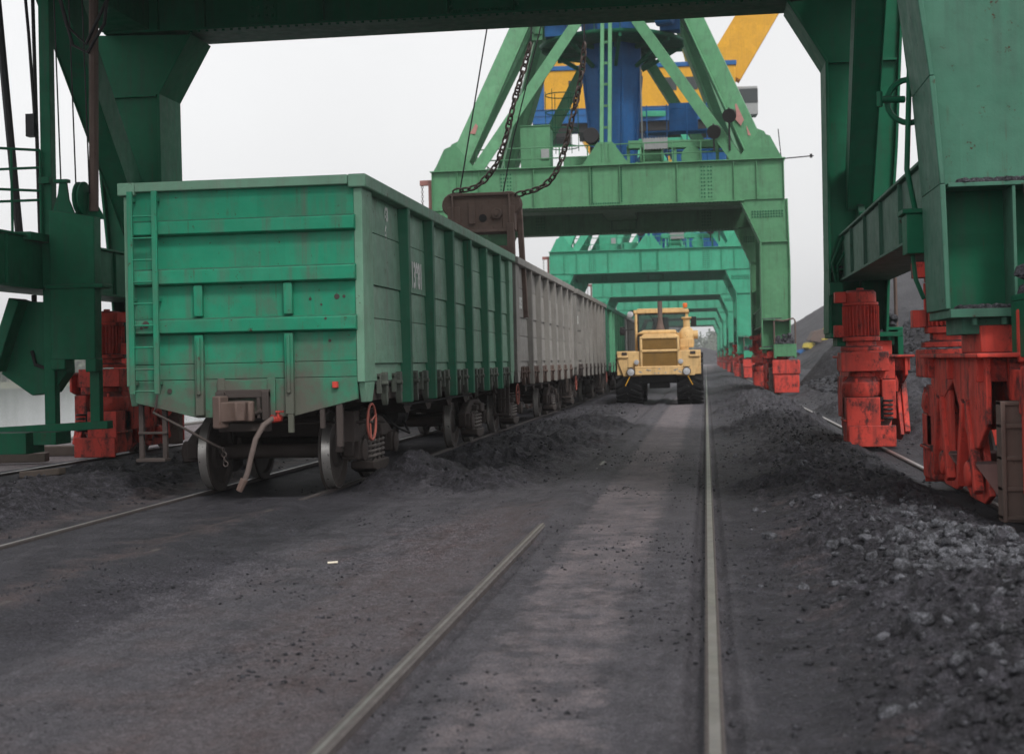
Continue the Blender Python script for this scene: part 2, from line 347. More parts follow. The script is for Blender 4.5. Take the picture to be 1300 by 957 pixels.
cc = np.stack([con, rst, dus, np.clip(LL * 1.2 + .10 + 1.5 * np.clip(fbm(XX * .8, YY * .45, 4, 91), 0, 1), 0, 1)], -1).reshape(-1, 4)
ca.data.foreach_set('color', cc.astype(np.float32).ravel())
me.materials.append(M['ground'])
go = bpy.data.objects.new('ground', me); COL.objects.link(go); struct(go)
def gz(x, y): return float(hgt(np.array([float(x)]), np.array([float(y)]))[0][0])

# quay wall and water
mq = plain('quay_concrete', (.20, .185, .175), .85, scale=3)
struct(MB().box(-15.25, -14.9, -25, 600, -3.5, .0).build('quay', mq, bev=.03))
tw = NT('river_water'); v = tw.n('ShaderNodeTexCoord').outputs['Object']
tw.b.inputs['Base Color'].default_value = (.10, .115, .12, 1); tw.b.inputs['Roughness'].default_value = .12
tw.bump(tw.math('ADD', tw.noise(tw.mapv(v, (1, .5, 1)), 1.1, 4, .6), tw.math('MULTIPLY', tw.noise(v, 4., 3), .3)), .15, .1)
struct(MB().add([(-15.25, -80, -2), (-15.25, 1500, -2), (-168, 1500, -2), (-168, -80, -2)], [(0, 1, 2, 3)]).build('water', tw.m, smooth=0))
gb = plain('far_bank_soil', (.10, .11, .075), .9, scale=.2)
bk = MB(); bk.add([(-168, -80, -2.2), (-168, 1500, -2.2), (-176, 1500, -.6), (-176, -80, -.6), (-900, 1500, .5), (-900, -80, .5)], [(0, 1, 2, 3), (3, 2, 4, 5)])
struct(bk.build('far_bank', gb, smooth=0))

# ------------------------------------------------------------------ far woods (one mass each)
tl = NT('pale_foliage'); vv = tl.n('ShaderNodeTexCoord').outputs['Object']
tl.put(tl.b.inputs['Base Color'], tl.mix(tl.ramp(tl.noise(vv, .25, 4), .3, .7), (.07, .10, .065), (.13, .16, .10))); tl.b.inputs['Roughness'].default_value = .8
def wood(name, spots, hmin, hmax):
    V = []; F = []
    for (x, y, z) in spots:
        H = random.uniform(hmin, hmax); R = H * random.uniform(.24, .36)
        for k in range(150):
            a = random.uniform(0, 2 * math.pi); u = random.random() ** .5; t = random.random()
            prof = math.sin(math.pi * min(1, .18 + .85 * t)) ** .7
            c = Vector((x + R * u * prof * math.cos(a), y + R * u * prof * math.sin(a), z + H * (.12 + .9 * t)))
            s = random.uniform(.35, .95); d = Vector((random.gauss(0, 1), random.gauss(0, 1), random.gauss(0, 1))).normalized(); e = d.orthogonal().normalized(); g = d.cross(e)
            n = len(V); V += [c + e * s, c + g * s * .7, c - e * s, c - g * s * .7]; F.append((n, n + 1, n + 2, n + 3))
        m = MB().tube((x, y, z - .5), (x, y, z + H * .7), H * .02, H * .008, 5); n = len(V); V += [Vector(p) for p in m.v]; F += [tuple(i + n for i in f) for f in m.f]
    return struct(MB().add(V, F).build(name, tl.m, smooth=0), 'stuff')
wood('treeline', [(-178 - random.random() * 26, 250 + random.random() * 470, -.5) for _ in range(330)], 7, 15)
wood('far_wood', [(random.uniform(-70, 50), random.uniform(640, 760), 0) for _ in range(150)], 10, 17)

# ------------------------------------------------------------------ rails
M['railmid'] = plain('dull_rail_steel', (.135, .118, .115), .5, .35, var=.6)
M['band'] = plain('polished_rail_band', (.34, .32, .31), .38, .6, var=.6, scale=3.)
def rail(x, y0, y1, label, mat, head=.073, z0=0.0, band=.024):
    h = head / 2; p = [(-h, 0), (-h + .008, .006), (h - .008, .006), (h, 0), (h, -.035), (.012, -.05), (.012, -.15), (.07, -.165), (.07, -.18), (-.07, -.18), (-.07, -.165), (-.012, -.15), (-.012, -.05), (-h, -.035)]
    p = [(x + a, b - .004 + z0) for a, b in p]
    o = MB().prism(p, 'y', y0, y1).build('railway_rail', mat, smooth=0)
    if band: MB().box(x - band, x + band, y0, y1, z0 + .0018, z0 + .0042).build('running_band', M['band'], o, smooth=0)
    return tag(o, label, 'rail', 'rails let into the coal-covered quay')
rail(0, -20, 320, 'bright straight rail running from the bottom edge to under the yellow loader right wheel', M['railold'], .085)
rail(-1.59, -20, 320, 'dusty rail vanishing under coal left of the pinkish concrete strip', M['railmid'], .085, 0, .010)
rail(-4.755, -20, 320, 'near rail under the green wagon wheels, its front part almost buried in coal', M['railold'], .073, 0, 0)
rail(-6.345, -20, 320, 'far rail under the green wagon wheels, beside the left coal heaps', M['railold'], .073, 0, .016)
rail(2.9, -20, 320, 'crane rail under the red bogies beside the coal pile', M['railold'], .1)
rail(-10.9, -20, 320, 'crane rail beside the concrete quay and the water', M['railold'], .1)

# ------------------------------------------------------------------ wagons
WL = 13.2
STK = [2.45 + 1.73 * k for k in range(6)]
def text_mesh(body, size, mat, name, parent, loc, sx=1.0, bold=.0):
    cu = bpy.data.curves.new('lettering', 'FONT'); cu.body = body; cu.size = size; cu.extrude = .002; cu.offset = bold; cu.align_x = 'LEFT'
    to = bpy.data.objects.new('lettering', cu); COL.objects.link(to)
    dg = bpy.context.evaluated_depsgraph_get(); dg.update()
    m = bpy.data.meshes.new_from_object(to.evaluated_get(dg)); bpy.data.objects.remove(to); bpy.data.curves.remove(cu)
    m.materials.clear(); m.materials.append(mat)
    R = Matrix(((0, 0, 1, 0), (1, 0, 0, 0), (0, 1, 0, 0), (0, 0, 0, 1)))
    m.transform(Matrix.Translation(loc) @ R @ Matrix.Diagonal((sx, 1, 1, 1)))
    o = bpy.data.objects.new(name, m); COL.objects.link(o); o.parent = parent; return o

def make_wagon(y0, label, first=True):
    W = thing('gondola_wagon', label, 'railway wagon', (-5.46, y0, 0), 'open gondola wagons standing on the left track')
    HW = 1.46
    # end walls
    for e in (0, 1):
        def Y(d): return d if e == 0 else WL - d     # d = distance inward from end plane
        def bx(m, x0, x1, d0, d1, z0, z1):
            a, b = sorted((Y(d0), Y(d1))); m.box(x0, x1, a, b, z0, z1)
        m = MB()
        ztop = 3.72
        seams = [(1.62, 3.72, 0.0), (1.43, 1.615, -.006)]
        for za, zb, off in seams: bx(m, -HW + .02, HW - .02, off + .02, .08, za, zb)
        a, b = sorted((Y(.012), Y(.08)))
        m.prism([(-HW + .02, 1.425), (-HW + .02, 1.16), (-.62, .97), (.62, .97), (HW - .02, 1.16), (HW - .02, 1.425)], 'y', a, b)
        ew = m.build('end_wall', M['wg'], W, bev=.006)
        t = MB(); bx(t, -1.378, 1.378, -.055, .10, 3.70, 3.815); t.build('top_chord', M['wgs'], ew, bev=.012)
        for zc, hh in ((3.26, .20), (2.67, .21), (2.075, .20)):
            t = MB(); f0 = -.085
            pol = [(.03, zc - hh / 2 - .01), (.03, zc + hh / 2), (f0, zc + hh / 2 - .03), (f0, zc - hh / 2 + .015)]
            t.prism([(Y(d), z) for d, z in pol], 'x', -HW, HW); t.build('crossbar', M['wg'], ew, bev=.012)
        for xc in (-.57, .59):
            t = MB(); bx(t, xc - .055, xc + .055, -.055, .03, 2.185, 2.56); bx(t, xc - .055, xc + .055, -.055, .03, 1.0, 1.965)
            bx(t, xc - .022, xc + .022, -.085, -.05, 1.28, 1.93); t.tube((xc, Y(-.085), 1.27), (xc, Y(-.05), 1.27), .026, n=10)
            t.build('stake', M['wg'], ew, bev=.008)
        t = MB(); bx(t, -.36, .40, -.014, .02, .985, 1.41); bx(t, -.34, -.25, -.03, 0, .985, 1.44); bx(t, .30, .40, -.03, 0, .985, 1.44)
        t.build('striker_panel', M['wg'], ew, bev=.006)
        # ladder
        s = -1 if e == 0 else 1
        t = MB()
        for xx in (1.41, 1.09): bx(t, s * xx - .035, s * xx + .035, -.14, -.10, 1.27, 3.70)
        for k in range(9):
            z = 3.40 - .262 * k; t.tube((s * 1.41, Y(-.12), z), (s * 1.09, Y(-.12), z), .013, n=8)
        for z in (3.6, 2.4, 1.4):
            for xx in (1.41, 1.09): bx(t, s * xx - .03, s * xx + .03, -.12, .0, z - .02, z + .02)
        t.build('ladder', M['wg'], W, bev=.004)
        if e == 0:
            t = MB(); t.box(1.13, 1.20, -.03, .02, 1.30, 1.375); t.build('marker_block', M['red'], W, bev=.004)
            t = MB()
            for px_, pz, r in ((-1.24, 2.10, .045), (-1.3, 2.06, .02), (.86, 2.36, .018), (1.2, 2.38, .034), (1.29, 2.38, .02), (1.0, 2.29, .014), (1.08, 2.12, .016), (-.98, 1.3, .03), (1.1, 1.86, .02)):
                d0 = -.087 if abs(pz - 2.075) < .1 else -.001 if pz < 1.42 else .018
                t.tube((px_, d0 - .002, pz), (px_, d0 + .004, pz), r, n=12)
            t.build('weld_scorch', M['under'], W)
        # coupler
        t = MB(); bx(t, -.33, .34, -.10, .02, 1.20, 1.30); bx(t, -.33, -.22, -.16, .02, .84, 1.28); bx(t, .25, .34, -.12, .02, .93, 1.28); bx(t, -.33, .34, -.06, .02, .80, .90)
        st = t.build('striker_casting', M['under'], W, bev=.012)
        t = MB(); k = -1 if e == 0 else 1
        def Yo(d): return Y(-d)
        def pol(pts): return [(-p[0] * k if e else p[0], Yo(p[1])) for p in pts]
        t.prism(pol([(-.10, -.3), (-.10, .16), (-.16, .34), (-.19, .52), (-.10, .60), (-.02, .50), (.0, .36), (.12, .34), (.20, .46), (.25, .42), (.22, .28), (.11, .14), (.10, -.3)]), 'z', .93, 1.17)
        t.prism(pol([(-.20, .30), (-.22, .56), (-.10, .62), (-.06, .42)]), 'z', .86, 1.24)
        t.build('coupler', M['brown'], W, bev=.02)
        t = MB(); bx(t, .20, .24, -.15, -.11, .96, 1.2); t.tube((.14, Y(-.14), 1.0), (.26, Y(-.14), 1.05), .03, n=8); t.build('coupler_lock_lever', M['under'], W, bev=.005)
        # brake hose
        hx = .44 if e == 0 else -.44; dx = -1 if e == 0 else 1
        t = MB(); t.path([(hx, Y(-.02), .95), (hx + dx * .06, Y(-.10), .95), (hx + dx * .14, Y(-.2), .88), (hx + dx * .22, Y(-.27), .72), (hx + dx * .27, Y(-.3), .52), (hx + dx * .31, Y(-.32), .34), (hx + dx * .37, Y(-.33), .2)], .034, 10)
        bh = t.build('brake_hose', M['hose'], W)
        t = MB(); t.tube((hx + dx * .35, Y(-.33), .26), (hx + dx * .42, Y(-.34), .12), .05, .04, 10); t.build('hose_coupling', M['brown'], bh, bev=.006)
        t = MB(); t.tube((hx - dx * .02, Y(.02), .95), (hx + dx * .07, Y(-.09), .95), .045, .05, 10); t.tube((hx, Y(-.06), .95), (hx, Y(-.06), 1.04), .022, n=8); t.box(hx - .02, hx + .08, min(Y(-.06), Y(-.09)), max(Y(-.06), Y(-.09)), 1.02, 1.045); t.build('angle_cock', M['red'], bh, bev=.004)
        t = MB(); bx(t, hx - dx * .16 - .035, hx - dx * .16 + .035, -.05, .0, .78, 1.13); t.build('hose_bracket', M['wg'], W, bev=.004)
        # uncoupling rod
        t = MB(); t.path([(s * 1.08, Y(-.15), 1.26), (s * 1.1, Y(-.16), 1.1), (s * 1.13, Y(-.17), 1.05), (s * .7, Y(-.2), .85), (s * .38, Y(-.24), .69), (s * .22, Y(-.26), .62)], .016, 8)
        for kk in range(4): t.torus((s * (.2 - .01 * kk), Y(-.26), .60 - .055 * kk), .03, .009, 'y' if kk % 2 else 'x', 10, 6)
        t.build('uncoupling_rod', M['under'], W)
        # foot step
        for sx in (-1, 1):
            t = MB(); bx(t, sx * 1.41 - .03, sx * 1.41 + .03, .10, .16, .48, 1.2); bx(t, sx * 1.10 - .03, sx * 1.10 + .03, .10, .16, .48, 1.12)
            bx(t, min(sx * 1.06, sx * 1.44), max(sx * 1.06, sx * 1.44), .0, .2, .45, .49); bx(t, min(sx * 1.06, sx * 1.44), max(sx * 1.06, sx * 1.44), .08, .14, .78, .81)
            if sx == -s:
                t.v = []; t.f = []
                t.box(sx * 1.2 - .04, sx * 1.2 + .04, min(Y(.02), Y(.08)), max(Y(.02), Y(.08)), .60, 1.16)
            if sx == -s and True: t.box(sx * .98 - .03, sx * .98 + .03, min(Y(.02), Y(.08)), max(Y(.02), Y(.08)), .82, 1.2)
            t.build('foot_step', M['under'], W, bev=.006)
    # side walls
    for sx in (-1, 1):
        def X(a, b): return sorted((sx * a, sx * b))
        m = MB()
        sheets = [(3.20, 3.70, 1.455), (2.55, 3.20, 1.47), (2.14, 2.55, 1.463), (1.58, 2.14, 1.475), (1.36, 1.58, 1.46)]
        for z0, z1, x in sheets:
            a, b = .08, WL - .08
            m.prism([(sx * (x - .06), z0 + .002), (sx * (x + .016), z0 + .002), (sx * (x + .012), z0 + .05), (sx * x, z1 - .03), (sx * (x - .012), z1), (sx * (x - .06), z1)], 'y', a, b)
        sw = m.build('side_wall', M['wgs'], W, bev=.004)
        a, b = X(1.38, 1.61)
        t = MB(); t.box(a, b, -.05, WL + .05, 3.66, 3.82); t.build('top_rail', M['wgs'], sw, bev=.018)
        for y in STK:
            t = MB(); t.prism([(sx * 1.45, y - .11), (sx * 1.60, y - .075), (sx * 1.60, y + .075), (sx * 1.45, y + .11)], 'z', 1.05, 3.66); t.build('stake', M['wgst'], sw, bev=.012)
        for y in (0, WL - .52):
            t = MB(); t.prism([(y + (0 if y == 0 else .52), 1.36), (y + .52 if y == 0 else y, 1.36), (y + .52 if y == 0 else y, 3.66), (y + (0 if y == 0 else .52), 3.66)], 'x', *X(1.44, 1.545))
            q = [(0.03, 1.36), (.52, 1.36), (.36, 1.12), (.12, 1.12)]
            t.prism([(yy if y == 0 else WL - yy, zz) for yy, zz in q], 'x', *X(1.45, 1.54)); t.build('corner_post', M['wgs'], sw, bev=.01)
        # hatch latches, two per bay
        bays = [.52] + STK + [WL - .52]
        for i in range(7):
            ya, yb = bays[i] + (.12 if i else .05), bays[i + 1] - .12
            for fr in (.30, .78):
                yc = ya + (yb - ya) * fr; t = MB()
                t.tube((sx * 1.49, yc - .2, 1.40), (sx * 1.49, yc + .2, 1.40), .025, n=8)
                t.prism([(yc - .07, 1.45), (yc + .05, 1.47), (yc + .07, 1.36), (yc + .02, 1.28), (yc + .06, 1.12), (yc + .02, 1.05), (yc - .03, 1.13), (yc - .06, 1.3)], 'x', *X(1.48, 1.56))
                t.prism([(yc + .09, 1.42), (yc + .15, 1.42), (yc + .17, 1.2), (yc + .10, 1.22)], 'x', *X(1.47, 1.54))
                t.tube((sx * 1.46, yc - .10, 1.33), (sx * 1.60, yc - .10, 1.33), .03, n=8)
                t.box(*X(1.46, 1.52), yc - .2, yc - .12, 1.2, 1.45)
                t.build('hatch_latch', M['latch'] if 'latch' in M else M['under'], sw, bev=.006)
    # floor, sills
    m = MB(); m.box(-1.40, 1.40, .08, WL - .08, 1.27, 1.33); m.build('floor', M['under'], W)
    m = MB(); m.box(-.28, -.16, .1, WL - .1, .90, 1.27); m.box(.16, .28, .1, WL - .1, .90, 1.27); m.box(-.3, .3, .1, WL - .1, 1.2, 1.262)
    for y in STK + [.3, 2.2, WL - 2.2, WL - .3]:
        m.prism([(-1.44, 1.265), (1.44, 1.265), (1.44, 1.16), (.4, .93), (-.4, .93), (-1.44, 1.16)], 'y', y - .06, y + .06)
    m.box(-1.44, -1.36, .2, WL - .2, 1.12, 1.262); m.box(1.36, 1.44, .2, WL - .2, 1.12, 1.262)
    m.build('underframe', M['under'], W, bev=.008)
    m = MB()
    m.lathe([(.02, -.35), (.17, -.33), (.18, .2), (.21, .22), (.21, .28), (.05, .30)], (.62, 5.4, .80), 'y', 16); m.lathe([(.02, -.45), (.15, -.42), (.15, .42), (.02, .45)], (-.6, 6.3, .8), 'y', 14); m.tube((.62, 5.7, .8), (.5, 8.6, .82), .025)
    m.box(.56, .68, 5.2, 5.6, .95, 1.2); m.box(-.66, -.54, 6.1, 6.5, .93, 1.2); m.tube((.95, 3.8, .92), (.95, 9.4, .92), .022); m.tube((1.2, 3.6, .98), (1.2, 9.6, .98), .018)
    m.path([(.7, 4.4, .8), (.9, 4.5, .62), (1.0, 4.9, .52), (.85, 5.1, .7)], .02)
    m.build('brake_gear', M['black'], W)
    m = MB()
    for y in (3.9, 5.5, 7.3, 9.0): MB().prism([(y - .5, 1.1), (y + .5, 1.1), (y + .1, .86), (y - .1, .86)], 'x', -1.2, 1.2).build('hatch_door', M['under'], W)
    # handwheel and lever stand
    t = MB(); t.torus((1.42, .78, .86), .22, .017, 'x', 28, 8)
    for a in (0, 120, 240): t.tube((1.40, .78, .86), (1.42, .78 + .22 * math.cos(rad(a + 20)), .86 + .22 * math.sin(rad(a + 20))), .011, n=6)
    hwm = t.build('handwheel', M['hw'] if 'hw' in M else M['red'], W)
    t = MB(); t.tube((.2, .78, .86), (1.44, .78, .86), .02, n=8); t.box(.98, 1.06, .6, .7, .5, 1.2); t.box(1.02, 1.22, .66, .9, .62, 1.0); t.box(.84, .9, .58, .66, .98, 1.32); t.build('handbrake_bracket', M['under'], W, bev=.01)
    # bogies
    for yb in (2.35, WL - 2.35):
        m = MB(); m.prism([(-1.25, .62), (1.25, .62), (1.25, .78), (.5, .92), (-.5, .92), (-1.25, .78)], 'y', yb - .2, yb + .2)
        bg = m.build('bogie', M['under'], W, bev=.02)
        for sx in (-1, 1):
            def X(a, b): return sorted((sx * a, sx * b))
            t = MB()
            t.prism([(yb + a, z) for a, z in ((-1.14, .40), (-1.16, .62), (-.95, .72), (-.5, .86), (.5, .86), (.95, .72), (1.16, .62), (1.14, .40), (.80, .40), (.74, .58), (.46, .66), (.42, .28), (.24, .20), (-.24, .20), (-.42, .28), (-.46, .66), (-.74, .58), (-.80, .40))], 'x', *X(.96, 1.10))
            t.prism([(yb + a, z) for a, z in ((-.44, .20), (-.44, .30), (.44, .30), (.44, .20), (.2, .14), (-.2, .14))], 'x', *X(.88, 1.2))
            t.prism([(yb + a, z) for a, z in ((-.44, .66), (-.40, .76), (.40, .76), (.44, .66))], 'x', *X(.88, 1.2))
            for d in (-.925, .925):
                t.box(*X(.93, 1.17), yb + d - .16, yb + d + .16, .36, .62)
            t.build('side_frame', M['under'], bg, bev=.02)
            for d in (-.925, .925):
                t = MB(); t.lathe([(.02, 1.12), (.14, 1.13), (.145, 1.20), (.10, 1.215), (.02, 1.22)] if sx > 0 else [(.02, -1.22), (.10, -1.215), (.145, -1.20), (.14, -1.13), (.02, -1.12)], (0, yb + d, .48), 'x', 16)
                t.build('axle_box', M['under'], bg, bev=.006)
            for d in (-.24, 0, .24):
                t = MB(); hel = [(sx * 1.08 + .085 * math.cos(a), yb + d + .085 * math.sin(a), .30 + .36 * a / (2 * math.pi * 5.5)) for a in np.linspace(0, 2 * math.pi * 5.5, 70)]
                t.path(hel, .022, 6); t.tube((sx * 1.08, yb + d, .3), (sx * 1.08, yb + d, .66), .045, n=8); t.build('coil_spring', M['spring'] if 'spring' in M else M['under'], bg)
            for d in (-.42, .42):
                t = MB(); t.box(*X(.70, .88), yb + d - .05, yb + d + .05, .30, .66); t.bar((sx * .8, yb + d, .6), (sx * .8, yb + d * .9, .95), .04, .05)
                t.build('brake_shoe', M['under'], bg, bev=.008)
        for d in (-.925, .925):
            t = MB(); t.tube((-1.16, yb + d, .478), (1.16, yb + d, .478), .092, n=16)
            ws = t.build('axle', M['under'], bg)
            for sx in (-1, 1):
                prof = [(.10, .09), (.19, .085), (.22, .03), (.40, .02), (.415, .075), (.455, .075), (.474, .07), (.478, .0), (.482, -.04), (.508, -.052), (.508, -.07), (.495, -.078), (.42, -.078), (.40, -.035), (.22, -.02), (.19, -.06), (.10, -.07)]
                prof = [(r, sx * .79 + sx * h) for r, h in prof]
                t = MB(); t.lathe(prof, (0, yb + d, .478), 'x', 48); wh = t.build('wheel', M['wheel'], ws, smooth=30)
                rimp = [(.470, .068), (.4785, .068), (.4785, .0), (.4825, -.04), (.470, -.04)]
                t = MB(); n = 48; c = Vector((0, yb + d, .478)); vs = []
                for r, h in rimp:
                    for q in range(n): a = 2 * math.pi * (q + .5) / n; vs.append(c + Vector((sx * (.79 + h), r * math.cos(a) * 1.0, r * math.sin(a))) * 1.0)
                fs = [(i * n + q, i * n + (q + 1) % n, ((i + 1) % 5) * n + (q + 1) % n, ((i + 1) % 5) * n + q) for i in range(5) for q in range(n)]
                vs = [Vector((p.x, c.y + (p.y - c.y) * 1.003, c.z + (p.z - c.z) * 1.003)) for p in vs]
                t.add(vs, fs); t.build('tread', M['steel'], wh, smooth=30)
    return W
M['hw'] = paint('faded_red_paint', (.36, .10, .075), .55, .2, .4, .3)
M['spring'] = plain('dusty_spring_steel', (.16, .14, .13), .6)
M['latch'] = plain('latch_steel_with_green_smears', (.10, .115, .095), .65, var=.8, scale=3.)
w1 = make_wagon(16.4, 'weathered green open wagon nearest the camera, its end wall and ladder in full view')
text_mesh('13981', .50, M['white'], 'number_lettering', w1, (1.489, 3.05, 2.64), .60, .013)
text_mesh('63\n6', .24, M['white_faded'] if 'white_faded' in M else M['white'], 'faded_lettering', w1, (1.474, 1.5, 3.42), .8, .008)
for zz in (2.95, 2.78, 2.61):
    text_mesh('0151', .15, M['white'], 'small_lettering', w1, (1.487, 11.55, zz), .9)
for k in w1.children:
    if k.name.startswith('bogie'): k.location.x = -.09      # wheels stay on the rails
    else: k.scale.x = .955
pB = {'wagon_green_paint': M['wb2'], 'wagon_side_green_paint': M['wb'], 'wagon_stake_green_paint': M['wb2'], 'latch_steel_with_green_smears': M['brown']}
pC = {'wagon_green_paint': M['wb2'], 'wagon_side_green_paint': M['wb2'], 'wagon_stake_green_paint': M['wb2'], 'latch_steel_with_green_smears': M['under']}
M['wg4'] = paint('pale_wagon_green_paint', (.11, .36, .2), .5, .2, .4, .4)
pD = {'wagon_side_green_paint': M['wgst'], 'wagon_stake_green_paint': M['wg4']}
for y0, rm, lb in ((30.15, pB, 'beige grey open wagon coupled right behind the nearest green wagon'), (44.3, pC, 'brownish grey open wagon coupled between the beige grey and the farther green wagon'),
                   (58.3, pD, 'small far green wagon half hidden by the yellow loader'), (72.3, pB, 'grey wagon barely visible between the far green wagon and the loader cab'),):
    kids = [c for c in w1.children if 'lettering' in c.name]
    c = copy_tree(w1, rm); c.location.y = y0; c['label'] = lb
    for k in [k for k in c.children if 'lettering' in k.name]: bpy.data.objects.remove(k)
    if rm is not pD:
        t = text_mesh('015', .34, M['white'], 'number_lettering', c, (1.424, .85, 2.75), .85, .012)
    for k in [k for k in c.children if k.name.startswith('brake_hose')]: pass

# ------------------------------------------------------------------ cranes
HG, HY = 6.9, 6.3
def railing(pts, h=1.05, post=1.5, r=.022):
    m = MB()
    for a, b in zip(pts[:-1], pts[1:]):
        a, b = Vector(a), Vector(b); n = max(1, int((b - a).length / post))
        for k in range(n + 1): p = a.lerp(b, k / n); m.tube(p, p + Vector((0, 0, h)), r, n=6)
        for f in (1, .52): m.tube(a + Vector((0, 0, h * f)), b + Vector((0, 0, h * f)), r, n=6)
    return m

def drive_bogie(parent, rx, cy, ins, out, red):
    """one corner's travelling gear; rx rail x, cy leg centre y, ins = +1/-1 direction of the crane's middle along y, out = +1/-1 away from the crane in x"""
    def T(m): return [(rx + out * x, cy + ins * y, z) for x, y, z in m.v]
    def fin(m, name, mat, par, bev=.012):
        n = MB(); n.v = T(m); n.f = m.f; return n.build(name, mat, par, bev=bev)
    m = MB(); m.prism([(-.75, .98), (-.75, 1.5), (2.4, 1.5), (2.4, 1.15), (1.8, .80), (1.0, 1.08), (.3, .80)], 'x', -.20, .20)
    for s in (-1, 1): a_, b_ = sorted((s * .36, s * .41)); m.prism([(-.75, .90), (-.75, 1.5), (2.4, 1.5), (2.4, 1.2), (1.75, 1.02), (1.0, 1.26), (.1, .62), (-.3, .66)], 'x', a_, b_)
    m.box(-.52, .52, -.95, 2.45, 1.5, 1.545); m.box(-.40, .40, -.5, .5, 1.545, 1.80)
    for y in (-.6, 1.0, 2.2): m.box(-.47, .47, y - .02, y + .02, 1.28, 1.5)
    bg = fin(m, 'travel_bogie', red, parent)
    for yc in (.25, 1.75):
        m = MB()
        for s in (-1, 1):
            x0, x1 = sorted((s * .27, s * .33))
            m.prism([(yc - .62, .22), (yc - .22, .92), (yc + .22, .92), (yc + .62, .22), (yc + .34, .12), (yc - .34, .12)], 'x', x0, x1)
            for d in (-1, 1): m.bar((s * .40, yc + d * .46, .24), (s * .40, yc + d * .10, 1.08), .12, .09, (1, 0, 0))
            m.lathe([(.02, s * .33), (.13, s * .33), (.13, s * .42), (.09, s * .44), (.02, s * .44)] if s > 0 else [(.02, s * .44), (.09, s * .44), (.13, s * .42), (.13, s * .33), (.02, s * .33)], (0, yc, .38), 'x', 14)
        fin(m, 'truck', red, bg)
        m = MB(); m.lathe([(.05, -.08), (.37, -.08), (.40, -.075), (.40, -.05), (.36, -.045), (.36, .045), (.40, .05), (.40, .075), (.37, .08), (.05, .08)], (0, yc, .36), 'x', 28)
        fin(m, 'travel_wheel', M['wheel'], bg, 0)
        for d in (-1, 1):
            ye = yc + d * .66; m = MB()
            m.add([(-.46, ye, .52), (.16, ye, .52), (-.14, ye + d * .12, .02), (-.42, ye - d * .14, .54), (.12, ye - d * .14, .54), (-.14, ye, .02)], [(0, 1, 2), (3, 5, 4), (0, 3, 4, 1), (1, 4, 5, 2), (2, 5, 3, 0)])
            fin(m, 'rail_sweep', M['sweep'], bg, .006)
    # drive unit at the inner end
    yd, xd = (2.45, -.34) if ins < 0 else (2.85, -.10)
    m = MB()
    m.box(xd - .36, xd + .40, yd - .34, yd + .34, 1.28, 1.60); m.box(xd - .30, xd + .24, yd - .30, yd + .36, .12, .86); m.box(xd - .34, xd + .30, yd - .26, yd + .33, .46, .50)
    m.lathe([(.05, .84), (.33, .86), (.36, .95), (.34, 1.1), (.22, 1.2), (.20, 1.28), (.05, 1.28)], (xd, yd, 0), 'z', 10)
    for k in range(6): m.tube((xd + .3 * math.cos(k), yd + .3 * math.sin(k), .95), (xd + .3 * math.cos(k), yd + .3 * math.sin(k), 1.17), .03, n=6)
    m.box(xd - .28, xd + .48, yd + .36, yd + .39, .05, .40); m.box(xd + .28, xd + .50, yd - .3, yd + .3, .5, 1.14)
    m.box(xd - .3, xd - .24, 1.3, yd, .5, 1.2)
    gbx = fin(m, 'gearbox', red, bg, .02)
    m = MB(); m.box(xd + .24, xd + .30, yd - .2, yd + .3, .45, .86)
    for k in range(5): m.torus((xd + .36, yd + .36, .52 + .07 * k), .07, .018, 'z', 12, 6)
    fin(m, 'brake_spring', M['black'], bg, 0)
    m = MB(); m.lathe([(.05, 1.62), (.34, 1.62), (.34, 1.68), (.24, 1.70), (.24, 1.78), (.05, 1.78)], (xd, yd, 0), 'z', 18)
    m.lathe([(.05, 1.78), (.30, 1.78), (.30, 1.85), (.25, 1.87), (.25, 2.36), (.29, 2.37), (.29, 2.42), (.05, 2.42)], (xd, yd, 0), 'z', 20)
    for k in range(30):
        a = 2 * math.pi * k / 30; ca_, sa_ = math.cos(a), math.sin(a)
        m.bar((xd + .27 * ca_, yd + .27 * sa_, 1.86), (xd + .27 * ca_, yd + .27 * sa_, 2.36), .016, .06, (ca_, sa_, 0))
    m.lathe([(.05, 2.42), (.26, 2.42), (.26, 2.58), (.22, 2.62), (.06, 2.63)], (xd, yd, 0), 'z', 12)
    m.box(xd - .42, xd - .24, yd - .12, yd + .12, 2.42, 2.6); m.box(xd - .44, xd - .28, yd - .08, yd + .10, 1.85, 2.05); m.tube((xd, yd, 2.6), (xd, yd, 2.66), .06, n=8)
    mo = fin(m, 'travel_motor', red, bg, .008)
    # outer end: box and rail clamp
    m = MB(); m.box(-.20, .82, -1.62, -1.16, .30, 1.43); m.box(-.24, .86, -1.67, -1.62, .86, 1.40); m.box(-.18, .80, -1.69, -1.62, .10, .80); m.box(-.2, .4, -1.16, -.75, 1.0, 1.4); m.lathe([(.05, 1.45), (.26, 1.45), (.26, 1.93), (.05, 1.95)], (.10, -.90, 0), 'z', 20)
    fin(m, 'buffer_box', red, bg, .02)
    m = MB(); m.box(-.32, .12, -1.08, -.92, .06, 1.12)
    for z in (.10, .35, .62, .9, 1.1): m.box(-.36, .16, -1.10, -.90, z - .02, z + .02)
    for x in (-.34, -.1, .14): m.box(x - .02, x + .02, -1.11, -.89, .06, 1.12)
    fin(m, 'rail_clamp', M['brown'], bg, .008)
    return bg
M['sweep'] = paint('grey_red_sweep_paint', (.22, .12, .11), .6, .4, .6, .3)
M['ledge'] = M['coal']

